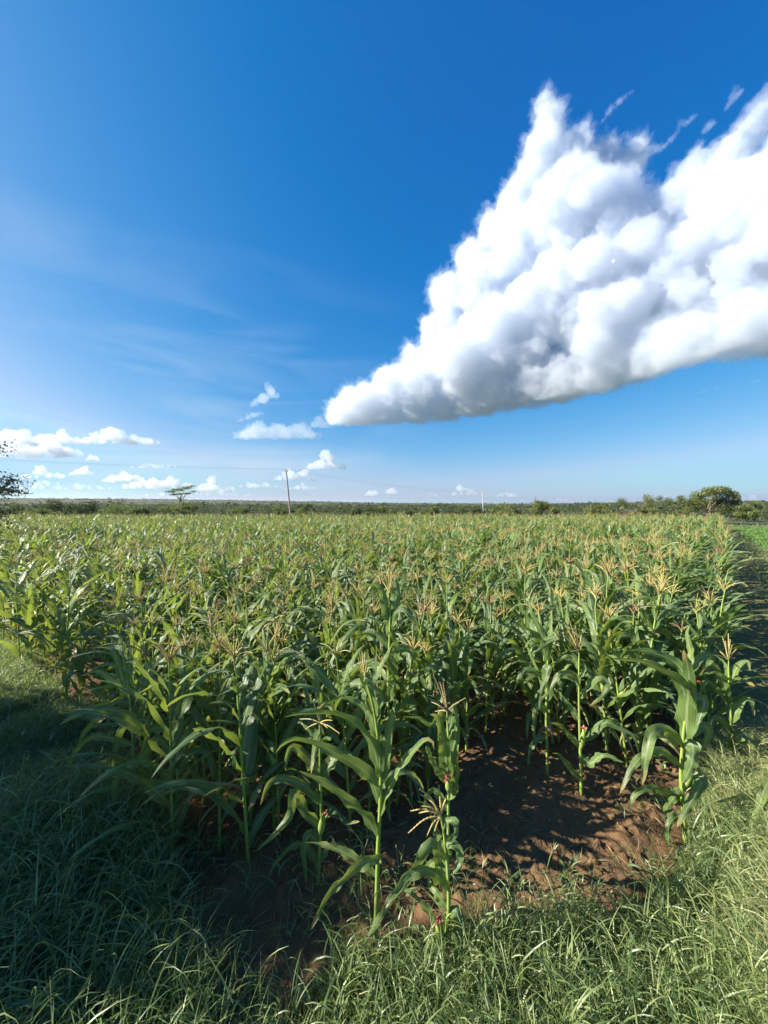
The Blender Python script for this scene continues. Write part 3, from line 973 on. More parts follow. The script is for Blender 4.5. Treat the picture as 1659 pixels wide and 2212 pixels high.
n_sep = 70
for i in range(min(N_IND, len(pts))):
    x, y = pts[i]
    k = R0.randrange(len(VMESH)); d = VMESH[k]
    s = hfac[i] * (R0.uniform(.8, 1.14) if R0.random() > .12 else R0.uniform(.55, .8))
    o = empty('maize_plant', (x, y, float(gz(x, y)) - .06), R0.uniform(0, 6.28))
    o.scale = (s, s, s)
    o.rotation_euler = (R0.gauss(0, .055), R0.gauss(0, .055), R0.uniform(0, 6.28))
    lab, grp = zone(x, y)
    tag(o, lab, 'maize plant', grp)
    link_obj('stalk', d['stalk'], o)
    if i < n_sep:
        for l in d['leaves']: link_obj('leaf', l, o)
    else:
        link_obj('foliage', d['foliage'], o)
    if 'tassel' in d: link_obj('tassel', d['tassel'], o)
    if 'ear' in d:
        e = link_obj('ear', d['ear'], o); link_obj('silk', d['silk'], e)

# ---- the rest of the field as one mass
L1 = [gen_plant(700 + i, 1.9, 1, tassel=(i % 4 != 3), ear=(i % 4 == 0)) for i in range(40)]
L2 = [gen_plant(800 + i, 1.9, 2, tassel=(i % 5 < 3)) for i in range(36)]


def pack(v):
    parts = {'leaf': MB(), 'stalk': MB(), 'tassel': MB(), 'silk': MB()}
    parts['stalk'].add(*v['stalk'].arr())
    for l in v['leaves']: parts['leaf'].add(*l.arr())
    if 'tassel' in v: parts['tassel'].add(*v['tassel'].arr())
    if 'ear' in v: parts['stalk'].add(*v['ear'].arr()); parts['silk'].add(*v['silk'].arr())
    return {k: m.arr() for k, m in parts.items() if m.n}


L1 = [pack(v) for v in L1]; L2 = [pack(v) for v in L2]
names = ['leaf', 'stalk', 'tassel', 'silk']
VV, FF, AA, MI, off = [], [], [], [], 0
for i in range(N_IND, len(pts)):
    x, y = pts[i]
    v = R0.choice(L1 if math.hypot(x, y) < 17 else L2)
    s = hfac[i] * (R0.uniform(.8, 1.14) if R0.random() > .12 else R0.uniform(.55, .8))
    a = R0.uniform(0, 6.28); ca, sa = math.cos(a) * s, math.sin(a) * s
    lx, ly = R0.gauss(0, .06), R0.gauss(0, .06)
    z0 = float(0) - .03
    dr = R0.gauss(0, .12)
    for mi, nm in enumerate(names):
        if nm not in v: continue
        V, F, A = v[nm]
        W = np.empty_like(V)
        W[:, 0] = x + V[:, 0] * ca - V[:, 1] * sa + V[:, 2] * lx
        W[:, 1] = y + V[:, 0] * sa + V[:, 1] * ca + V[:, 2] * ly
        W[:, 2] = z0 + V[:, 2] * s
        if nm == 'leaf':
            A = A.copy(); A[:, 2] = np.clip(A[:, 2] + dr, 0, .97)
        elif nm == 'tassel':
            A = A.copy(); A[:, 2] = np.clip(A[:, 2] + dr * 2, 0, 1)
        VV.append(W.astype(np.float32)); FF.append((F + off).astype(np.int32)); AA.append(A.astype(np.float32)); MI.append(np.full(len(F), mi, np.int32)); off += len(V)
me = make_mesh('maize_field', np.concatenate(VV), np.concatenate(FF), np.concatenate(AA))
for nm in names: me.materials.append(M[nm])
me.polygons.foreach_set('material_index', np.concatenate(MI))
o = tag(link_obj('maize_crop', me), 'dense mass of tasselled maize filling the field to its far edge', 'maize crop', None, 'stuff')
print('maize plants', len(pts), 'mass faces', len(me.polygons))
del VV, FF, AA, MI

# ------------------------------------------------------------------ grass
def blades(P, L, W, az, th0, th1, rnd, k=5, wmax=.35):
    """vectorised curved blades: P (n,3)"""
    n = len(P); s = np.linspace(0, 1, k)
    th = th0[:, None] + (th1 - th0)[:, None] * s[None] ** 1.3
    D = np.stack([np.sin(th) * np.cos(az)[:, None], np.sin(th) * np.sin(az)[:, None], np.cos(th)], -1) * (L / (k - 1))[:, None, None]
    C = np.concatenate([np.zeros((n, 1, 3)), np.cumsum(D[:, 1:], 1)], 1) + P[:, None]
    tw = rng.uniform(-1.2, 1.2, n)[:, None] + rng.uniform(-.8, .8, n)[:, None] * s[None]
    side = np.stack([-np.sin(az), np.cos(az), 0 * az], -1)[:, None]
    T = unit(D); up = np.cross(np.broadcast_to(side, T.shape), T)
    Wd = side * np.cos(tw)[..., None] + up * np.sin(tw)[..., None]
    w = np.minimum(1, .5 + s * 2) * (1 - s) ** .6; w[-1] = .04
    w = W[:, None] * .5 * w[None]
    V = np.stack([C - Wd * w[..., None], C + Wd * w[..., None]], 2)
    A = np.zeros((n, k, 2, 4), np.float32); A[..., 0] = (0, 1); A[..., 1] = s[None, :, None]; A[..., 2] = rnd[:, None, None]; A[..., 3] = 1
    f = gridfaces(k, 2)
    F = (f[None] + (np.arange(n) * k * 2)[:, None, None]).reshape(-1, 4)
    return V.reshape(-1, 3), F, A.reshape(-1, 4)


def scatter(n, x0, x1, y0, y1, dens):
    x = rng.uniform(x0, x1, n); y = rng.uniform(y0, y1, n)
    k = rng.random(n) < dens(x, y)
    return x[k], y[k]


gm = MB()


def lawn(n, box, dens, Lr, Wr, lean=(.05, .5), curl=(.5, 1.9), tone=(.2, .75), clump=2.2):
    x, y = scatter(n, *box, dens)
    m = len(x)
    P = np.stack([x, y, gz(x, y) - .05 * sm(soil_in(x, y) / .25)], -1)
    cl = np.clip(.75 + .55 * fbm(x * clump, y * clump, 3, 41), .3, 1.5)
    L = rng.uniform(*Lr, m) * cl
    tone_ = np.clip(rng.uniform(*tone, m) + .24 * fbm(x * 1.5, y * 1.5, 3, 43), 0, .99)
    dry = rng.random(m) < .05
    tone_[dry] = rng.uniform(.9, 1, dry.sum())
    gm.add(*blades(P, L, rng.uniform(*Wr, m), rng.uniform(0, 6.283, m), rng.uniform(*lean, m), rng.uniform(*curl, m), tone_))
    return P


def stems(n, box, dens, Lr, tone=(.3, .8), leafW=(.006, .012)):
    """taller grass stems that carry three or four leaves each"""
    x, y = scatter(n, *box, dens); m = len(x)
    P = np.stack([x, y, gz(x, y) - .05 * sm(soil_in(x, y) / .25)], -1)
    L = rng.uniform(*Lr, m); az = rng.uniform(0, 6.283, m); th = rng.uniform(.0, .35, m); tn = np.clip(rng.uniform(*tone, m), 0, .99)
    gm.add(*blades(P, L, np.full(m, .005), az, th, th + .25, tn, 4))
    d = np.stack([np.sin(th + .1) * np.cos(az), np.sin(th + .1) * np.sin(az), np.cos(th + .1)], -1)
    for f in (.25, .45, .65, .85):
        Q = P + d * (L * f)[:, None]
        gm.add(*blades(Q, L * rng.uniform(.35, .7, m), rng.uniform(*leafW, m), rng.uniform(0, 6.283, m), rng.uniform(.25, .7, m), rng.uniform(1.0, 2.2, m), np.clip(tn + rng.uniform(-.15, .15, m), 0, .99)))


def d_front(x, y):
    s = soil_in(x, y)
    e = sm((.12 - s) / .35)
    return np.where((x > -1.2), e, 0) * (y > 1.7)


def d_frontedge(x, y):
    s = soil_in(x, y)
    return np.where((x > -1.3) & (x < 3.2) & (s < .55) & (s > -.2), .5 + .5 * vn(x * 3, y * 3, 3), 0)


def d_left(x, y):
    s = soil_in(x, y)
    return np.where(x < -.9, sm((np.where(x < -2.6, .65, .15) - s) / .3), 0)


def d_right(x, y):
    return sm((x - xe(y) + .35) / .35) * (soil_in(x, y) < .05)


lawn(34000, (-1.4, 3.4, 1.75, 3.3), d_front, (.07, .22), (.003, .0065), tone=(.3, .86))
stems(4200, (-1.4, 3.2, 1.75, 3.3), d_front, (.16, .38))
stems(900, (-1.4, 3.2, 2.0, 3.9), d_frontedge, (.10, .26))
lawn(5000, (-1.4, 3.2, 2.0, 3.9), d_frontedge, (.06, .2), (.004, .008))
# left verge
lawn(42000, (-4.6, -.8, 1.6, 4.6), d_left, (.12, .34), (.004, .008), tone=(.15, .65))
stems(3800, (-3.4, -.8, 1.6, 3.6), d_left, (.25, .55), tone=(.2, .75))
lawn(38000, (-9, -2.0, 4.4, 9), d_left, (.15, .36), (.006, .012), tone=(.35, .85))
lawn(14000, (-24, -6, 8.5, 24), d_left, (.2, .5), (.012, .025), tone=(.35, .85))
# bright hump on the right
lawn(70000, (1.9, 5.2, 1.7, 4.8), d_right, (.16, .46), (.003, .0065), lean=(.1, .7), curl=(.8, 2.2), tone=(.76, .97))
stems(2500, (1.9, 5.2, 1.7, 4.8), d_right, (.2, .4), tone=(.65, .97))
# along the path
lawn(30000, (4, 17, 4.4, 15), lambda x, y: sm((x - xe(y)) / .5) * (.35 + .65 * sm((x - xe(y) - 1.1) / .6)), (.06, .22), (.007, .014), tone=(.3, .9))
lawn(26000, (12, 70, 13, 62), lambda x, y: sm((x - xe(y) - .8) / 1.0) * (1 - .8 * sm((x - xe(y) - 3.9 + .05 * y) / 1.5) * (y > 21) * (y < 50)), (.12, .4), (.02, .05), tone=(.45, .98))
lawn(9000, (5, 34, 6, 34), lambda x, y: sm((x - xe(y) - 1.2) / .5) * sm((xe(y) + 4.2 - x) / .8) * (.5 + .6 * vn(x * 1.1, y * 1.1, 12)), (.12, .38), (.02, .04), lean=(.1, .8), curl=(.8, 1.9), tone=(.75, 1.0))
# weeds in the dark furrow at the left front
lawn(2600, (-2.2, 0, 2.2, 3.6), lambda x, y: (soil_in(x, y) > 0) * (.25 + .5 * vn(x * 2, y * 2, 77)), (.05, .22), (.003, .006), tone=(.2, .7))
stems(160, (-1.8, 0, 2.1, 3.3), lambda x, y: (soil_in(x, y) > 0) * .8, (.15, .4))
# dry straw, seed heads and broad-leaved weeds among the grass
lawn(1500, (-4.0, 4.6, 1.7, 4.6), lambda x, y: (soil_in(x, y) < .25) * .9, (.12, .34), (.0025, .005), lean=(.2, 1.2), tone=(.93, 1))
x, y = scatter(520, -4.0, 5, 1.7, 6, lambda x, y: (soil_in(x, y) < .1)); m = len(x)
P = np.stack([x, y, gz(x, y)], -1); L = rng.uniform(.28, .5, m); az = rng.uniform(0, 6.28, m); th = rng.uniform(0, .3, m)
gm.add(*blades(P, L, np.full(m, .003), az, th, th + .2, rng.uniform(.75, .95, m), 4))
d = np.stack([np.sin(th + .1) * np.cos(az), np.sin(th + .1) * np.sin(az), np.cos(th + .1)], -1)
for j in range(4):
    gm.add(*blades(P + d * (L * .93)[:, None], rng.uniform(.05, .1, m), rng.uniform(.004, .007, m), az + rng.uniform(-1.5, 1.5, m), th + rng.uniform(0, .5, m), th + rng.uniform(.6, 1.3, m), rng.uniform(.9, 1, m), 4))
x, y = scatter(420, -4.5, 6, 1.7, 8, lambda x, y: (np.abs(soil_in(x, y)) < .6) * .7 + .12); k = rng.integers(5, 10, len(x)); x = np.repeat(x, k); y = np.repeat(y, k); m = len(x)
P = np.stack([x + rng.normal(0, .02, m), y + rng.normal(0, .02, m), gz(x, y) + rng.uniform(.0, .1, m)], -1)
gm.add(*blades(P, rng.uniform(.05, .13, m), rng.uniform(.018, .04, m), rng.uniform(0, 6.28, m), rng.uniform(.3, .9, m), rng.uniform(1.1, 1.9, m), rng.uniform(.2, .7, m), 5))
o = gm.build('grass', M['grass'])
tag(o, 'rough green grass around the edges of the maize plot', 'grass', None, 'stuff')
print('grass faces', len(o.data.polygons))

# young bright crop beyond the path
gm = MB()
x, y = scatter(70000, 20, 56, 22, 50, lambda x, y: sm((x - xe(y) - 3.9 + .05 * y) / .6) * (np.abs(x) < y * 1.12))
m = len(x); P = np.stack([x, y, gz(x, y)], -1)
gm.add(*blades(P, rng.uniform(.15, .4, m), rng.uniform(.05, .11, m), rng.uniform(0, 6.28, m), rng.uniform(.2, .9, m), rng.uniform(.9, 1.9, m), rng.random(m), 3))
tag(gm.build('young_crop', M['crop']), 'bright green low crop in the neighbouring field beyond the path', 'low crop', None, 'stuff')

# dry leaves and straw on the soil
gm = MB()
x, y = scatter(3200, -2.2, 3.4, 2.5, 5.5, lambda x, y: (soil_in(x, y) > .02) * .55)
m = len(x); P = np.stack([x, y, soil_z(x, y) + .006], -1)
gm.add(*blades(P, rng.uniform(.03, .22, m) ** 1.1, rng.uniform(.003, .016, m), rng.uniform(0, 6.28, m), rng.uniform(1.2, 1.5, m), rng.uniform(1.5, 1.75, m), rng.random(m), 4))
tag(gm.build('leaf_litter', M['litter']), 'dry straw and fallen maize leaves strewn over brown soil', 'litter', None, 'stuff')


# ------------------------------------------------------------------ trees and bushes
def leaf_cloud(r, blobs, n, size, squash=1.0, tone=(0, 1), shell=.55):
    """n small leaf faces spread through the given (centre, radii) blobs"""
    vol = np.array([b[1][0] * b[1][1] * b[1][2] for b in blobs]) ** .7
    pick = r.choice(len(blobs), n, p=vol / vol.sum())
    C = np.array([b[0] for b in blobs])[pick]; Rr = np.array([b[1] for b in blobs])[pick]
    d = unit(r.normal(size=(n, 3)))
    rad = r.random(n) ** shell * (1 + .18 * r.normal(size=n))
    P = C + d * rad[:, None] * Rr
    a = unit(r.normal(size=(n, 3))); b = unit(np.cross(a, r.normal(size=(n, 3)))); b[:, 2] *= squash; 
    sz = size * r.uniform(.5, 1.4, n)[:, None]
    V = np.stack([P - a * sz, P - b * sz * .45, P + a * sz, P + b * sz * .45], 1)
    F = np.arange(n * 4).reshape(n, 4)
    bt = r.random(len(blobs))[pick] * .5 + r.random(n) * .5
    A = np.zeros((n, 4, 4)); A[..., 2] = (tone[0] + (tone[1] - tone[0]) * bt)[:, None]; A[..., 3] = 1
    return V.reshape(-1, 3), F, A.reshape(-1, 4)


def trunk_mb(r, base, top, blobs, r0, bend=.3, twigs=0, twig_len=.6):
    mb = MB()
    base = np.asarray(base, float); top = np.asarray(top, float)
    H_ = np.linalg.norm(top - base)
    m = (base + top) / 2 + r.normal(size=3) * H_ * .06 * np.array((1, 1, 0))
    mb.add(*tube(spline([base, m, top], 7), np.linspace(r0, r0 * .62, 7), 7))
    for c, rad in blobs:
        c = np.asarray(c)
        mid = top * .5 + c * .5 + r.normal(size=3) * np.linalg.norm(c - top) * .12
        P = spline([top - (top - base) * r.uniform(0, .35), mid, c], 7)
        mb.add(*tube(P, np.linspace(r0 * .5, r0 * .1, 7), 5))
        for j in range(twigs):
            d = unit(r.normal(size=3)) * rad * r.uniform(.6, 1.1)
            mb.add(*tube(spline([c, c + d * .5 + r.normal(size=3) * .08, c + d], 5), np.linspace(r0 * .12, r0 * .02, 5), 4))
    return mb


def tree(name, label, cat, loc, blobs, n, leaf, r0, top, mat, bark='bark', group=None, seed=0, tone=(0, 1), twigs=0, shell=.55):
    r = np.random.default_rng(seed)
    o = empty(name, loc)
    tag(o, label, cat, group)
    trunk_mb(r, (0, 0, -.2), top, blobs, r0, twigs=twigs).build('trunk', M[bark], o)
    mb = MB().add(*leaf_cloud(r, blobs, n, leaf, tone=tone, shell=shell))
    mb.build('crown', M[mat], o, smooth=False)
    return o


def rblobs(r, n, cx, rx, ry, z0, z1, br):
    out = []
    for i in range(n):
        a = r.uniform(0, 6.28); d = math.sqrt(r.random())
        out.append(((cx + math.cos(a) * d * rx, math.sin(a) * d * ry, r.uniform(z0, z1)), np.array((br, br, br * .7)) * r.uniform(.7, 1.3)))
    return out


def gpos(u, Y): 
    p = at(u, 1100, Y)
    return np.array((p[0], Y, float(hill_z(p[0], Y)) if math.hypot(p[0], Y) > 70 else 0.0))


rr_ = np.random.default_rng(3)
# flat-topped acacia with its bare pale trunk
p = gpos(388, 66)
bl = []
for u_, v_, rx, rz in [(368, 1062, .9, .22), (385, 1058, 1.2, .25), (402, 1054, 1.0, .22), (414, 1050, .55, .15), (405, 1066, .9, .2), (374, 1068, .8, .2), (390, 1067, .6, .2), (418, 1062, .4, .12)]:
    w = at(u_, v_, 66 + rr_.uniform(-1, 1)); bl.append((tuple(w - p), np.array((rx, rx, rz))))
tree('acacia_tree', 'lone flat-topped acacia with bare pale trunk rising above the far scrub', 'tree', p, bl, 1500, .10, .13, (.1, 0, 4.2), 'bush', 'palebark', seed=5, tone=(.3, 1), twigs=5, shell=.5)
# big spreading tree at the far right corner of the maize
p = gpos(1530, 58)
bl = []
for u_, v_, rx, rz in [(1490, 1085, 1.3, .8), (1510, 1072, 1.4, .9), (1535, 1063, 1.7, .9), (1560, 1060, 1.5, .8), (1580, 1068, 1.2, .7), (1585, 1085, 1.1, .8), (1555, 1082, 1.6, 1.0), (1525, 1088, 1.5, 1.0), (1575, 1098, 1.1, .8), (1500, 1095, 1.0, .7), (1543, 1056, 1.0, .5), (1592, 1075, .6, .4)]:
    w = at(u_, v_, 58 + rr_.uniform(-2, 2)); bl.append((tuple(w - p), np.array((rx, rx, rz)) * .85))
tree('spreading_tree', 'large rounded tree with two dark trunks at the far right corner of the maize', 'tree', p, bl, 9000, .13, .22, (-.3, 0, 2.2), 'bush', 'bark', seed=6, tone=(.1, .95), twigs=6)
# thorn tree at the left-hand edge
p = np.array((-20.1, 17.5, 0.0))
bl = []
for x_, y_, z_, rx, rz in [(1.4, 0, 5.3, .9, .5), (2.2, .2, 3.9, 1.0, .55), (2.6, 0, 3.6, .9, .4), (1.2, -.5, 4.4, 1.4, .8), (.2, .5, 5.4, 1.6, .8), (-1.2, 0, 5.0, 1.8, .9), (2.0, .3, 2.6, 1.2, .7), (.5, -.6, 3.0, 1.5, .8), (-1.4, .5, 3.4, 1.6, .9), (0, 0, 6.0, 1.4, .6), (1.6, 0, 1.7, 1.2, .6), (2.2, -.4, 1.3, 1.0, .5), (2.5, 0, 5.6, .8, .45), (3.0, .2, 4.1, .8, .4), (3.2, 0, 3.6, .7, .3)]:
    bl.append(((x_, y_, z_), np.array((rx, rx, rz))))
tree('thorn_tree', 'dark feathery thorn tree with side branches reaching past the left end of the field', 'tree', p, bl, 7000, .06, .2, (0, 0, 3.0), 'darkbush', 'bark', seed=8, tone=(0, .8), twigs=9, shell=.6)
# shade tree on the left bank, beyond the frame: its shadow lies over the near grass
p = np.array((-10.3, 3.2, 0.0))
bl = []
for i in range(38):
    a = rr_.uniform(0, 6.28); d_ = math.sqrt(rr_.random()) * 2.3
    bl.append(((math.cos(a) * d_ * .8, math.sin(a) * d_, rr_.uniform(2.4, 5.4)), np.array((.75, .75, .55)) * rr_.uniform(.7, 1.2)))
for (bx, by, bz) in ((.2, -1.7, 5.3), (-.1, -1.2, 5.9), (.3, -.8, 5.6), (0, -1.5, 4.7), (.4, -.4, 6.1), (-.3, -1.0, 5.1), (.5, -2.4, 3.6), (-.4, -2.7, 4.4), (.1, -2.5, 2.9)):
    bl.append(((bx, by, bz), np.array((.6, .6, .42))))
tree('shade_tree', 'broad leafy tree on the left bank whose shade falls over the near grass', 'tree', p, bl, 8200, .13, .2, (0, 0, 2.8), 'bush', 'bark', seed=9, twigs=3)

# bushes just beyond the far edge of the field
for (u_, Y, w_, h_, mat, lab) in [
    (150, 52, 7.5, 3.6, 'darkbush', 'wide dark flat-topped thornbush behind the left end of the maize'),
    (70, 50, 4.5, 3.3, 'bush', 'olive thornbush beside the thorn tree, behind the left end of the maize'),
    (300, 56, 5.5, 2.8, 'bush', 'low spreading olive bush left of the flat-topped acacia'),
    (402, 62, 4.2, 3.6, 'bush', 'rounded olive bush at the foot of the flat-topped acacia'),
    (1165, 60, 5.0, 3.8, 'bush', 'rounded green bush standing taller than its scrub neighbours, midway to the spreading tree'),
    (1105, 64, 4.2, 2.7, 'darkbush', 'dark low bush right of the pale far pole'),
    (1300, 56, 4.8, 2.5, 'palebush', 'pale yellow-green dome-shaped bush against the maize edge'),
    (1396, 60, 2.8, 2.7, 'bush', 'upright green bush next right of the grey leafless one'),
    (1355, 62, 4.0, 2.2, 'greybush', 'grey-brown leafless bush among the green scrub'),
    (1610, 66, 5.0, 2.2, 'palebush', 'pale green bush right of the spreading tree'),
    (1440, 64, 3.2, 2.0, 'darkbush', 'small dark bush left of the spreading tree'),
    (1380, 120, 16, 6.2, 'bush', 'broad flat-crowned tree on the rise behind the right-hand scrub'),
    (1455, 130, 14, 6.0, 'bush', 'flat-crowned tree on the rise, left of the spreading tree'),
]:
    r = np.random.default_rng(int(u_))
    p = gpos(u_, Y)
    bl = rblobs(r, 9, 0, w_ * .36, w_ * .3, h_ * .45, h_ * .82, w_ * .17)
    bl = [(c, np.minimum(rd_, h_ * .24)) for c, rd_ in bl]
    tree('tree' if h_ > 5 else 'thornbush', lab, 'tree' if h_ > 5 else 'bush', p, bl, 4200, .075 + .0007 * Y, .08 + .01 * h_, (0, 0, h_ * .35), mat, seed=int(u_))
R = random.Random(21)
for i in range(64):
    u_ = R.uniform(-20, 1660); Y = R.uniform(50, 105)
    if 1470 < u_ < 1600 and Y < 62: Y += 15
    h_ = R.uniform(1.4, 3.2) * (1.2 if u_ > 1040 else 1) * (1 if Y < 75 else 1.1); w_ = h_ * R.uniform(1.1, 1.9)
    r = np.random.default_rng(i + 50)
    bl = rblobs(r, 7, 0, w_ * .34, w_ * .3, h_ * .4, h_ * .8, w_ * .18)
    mat = R.choice(('bush', 'bush', 'darkbush', 'palebush'))
    tree('thornbush', 'low rounded thornbush among the scrub beyond the far edge of the maize', 'bush', gpos(u_, Y), bl, 1500, .075 + .0007 * Y, .07, (0, 0, h_ * .3), mat, group='thornbushes beyond the maize', seed=i + 90)

# the far scrub reads as one mass
r = np.random.default_rng(77)
mb = MB()
n = 6500
a = r.uniform(-.86, .86, n); d = 95 * np.exp(r.random(n) ** .85 * math.log(4200 / 95))
X = d * np.sin(a); Y = d * np.cos(a); Z = hill_z(X, Y)
big = 1 + 1.2 * sm((d - 300) / 2500)
h_ = r.uniform(1.3, 2.9, n) * big * (1 + .9 * (r.random(n) < .06)); w_ = h_ * r.uniform(.7, 1.5, n)
per = 52
idx = np.repeat(np.arange(n), per)
dd = unit(r.normal(size=(n * per, 3))); dd[:, 2] = np.abs(dd[:, 2]) * .9 + .02 * dd[:, 2]
rad = r.random(n * per) ** .35
P = np.stack([X[idx] + dd[:, 0] * rad * w_[idx], Y[idx] + dd[:, 1] * rad * w_[idx], Z[idx] + dd[:, 2] * rad * h_[idx]], -1)
a_ = unit(r.normal(size=P.shape)); b_ = unit(np.cross(a_, r.normal(size=P.shape)))
sz = (h_[idx] * r.uniform(.08, .19, len(idx)) * np.clip(.55 + d[idx] / 900, .6, 1.3))[:, None]
V = np.stack([P - a_ * sz, P - b_ * sz * .6, P + a_ * sz, P + b_ * sz * .6], 1).reshape(-1, 3)
A = np.zeros((len(idx), 4, 4)); A[..., 2] = (np.clip(r.random(n) * .7 - .05, 0, 1)[idx] + r.random(len(idx)) * .3)[:, None]; A[..., 3] = 1
mb.add(V, np.arange(len(V)).reshape(-1, 4), A.reshape(-1, 4))
o = mb.build('far_scrub', M['scrubleaf'], smooth=False)
tag(o, 'dark green savanna scrub covering the plain and low hills', 'scrub', None, 'stuff')


# ------------------------------------------------------------------ power line
def pole(label, b, t, rad, mat, arm_az, arm=1.9):
    o = empty('utility_pole', tuple(b)); tag(o, label, 'utility pole')
    b = np.asarray(b); t = np.asarray(t) - b
    MB().add(*tube(np.linspace((0, 0, -.3), t, 8), np.linspace(rad, rad * .68, 8), 10)).build('post', M[mat], o)
    ax = np.array((math.cos(arm_az), math.sin(arm_az), 0)); top = t - np.array((0, 0, .25))
    am = MB().add(*tube(np.array([top - ax * arm * .5, top, top + ax * arm * .5]), .07, 6))
    am.add(*tube(np.array([top - ax * arm * .4, top - np.array((0, 0, .55))]), .025, 5)).add(*tube(np.array([top + ax * arm * .4, top - np.array((0, 0, .55))]), .025, 5))
    am.build('crossarm', M['steel'], o)
    ends = []
    for s in (-1, 1):
        e = top + ax * arm * .46 * s
        P = e + np.outer(np.linspace(0, .32, 6), (0, 0, 1))
        MB().add(*tube(P, (.02, .05, .035, .06, .04, .02), 8)).build('insulator', M['porcelain'], o)
        ends.append(b + P[-1])
    return ends


b1 = at(629, 1112, 68); b1[2] = 0
e1 = pole('leaning weathered timber power pole with crossarm rising from the far edge of the maize', b1, at(618, 1014, 68), .15, 'wood', math.radians(-55))
b2 = at(1044, 1110, 150); b2[2] = float(hill_z(b2[0], 150))
e2 = pole('distant pale straight power pole standing far beyond the maize, right of centre', b2, at(1042, 1061, 150), .17, 'concrete', math.radians(-60))
p0 = np.array((-78.0, 25.0, 0.0))
e0 = pole('power pole off to the left end of the overhead line', p0, p0 + np.array((.3, 0, 9.6)), .15, 'wood', math.radians(-60))
for A_, B_, sag, l in ((e0, e1, 1.0, 'long span from leaning pole to the left'), (e1, e2, 1.3, 'span between the leaning pole and the pale pole')):
    for j in range(2):
        t = np.linspace(0, 1, 24)[:, None]
        P = A_[j] * (1 - t) + B_[j] * t - np.array((0, 0, 1)) * sag * 4 * t * (1 - t)
        w = MB().add(*tube(P, .008, 5)).build('power_line', M['steel'])
        tag(w, ('upper ' if j == 0 else 'lower ') + 'overhead power wire, ' + l, 'power line', 'overhead wires')

# ------------------------------------------------------------------ clouds
def vapour(name, key, col, dens, g=.3):
    q = NT(name)
    pv = q.n('ShaderNodeVolumePrincipled')
    pv.inputs['Color'].default_value = (*col, 1); pv.inputs['Density'].default_value = dens; pv.inputs['Anisotropy'].default_value = g
    q.l(pv.outputs[0], q.out.inputs['Volume']); M[key] = q.m


vapour('cloud_vapour', 'vapour', (.860, .89, .932), .0065)
vapour('thin_cloud_vapour', 'thin', (.82, .86, .92), .0022)
vapour('wispy_vapour', 'veil', (.80, .85, .92), .0018)
vapour('far_cloud_vapour', 'far', (.80, .84, .90), .004)
q = NT('cloud_core'); M['core'] = q.plain((.50, .53, .57), 1, 0)


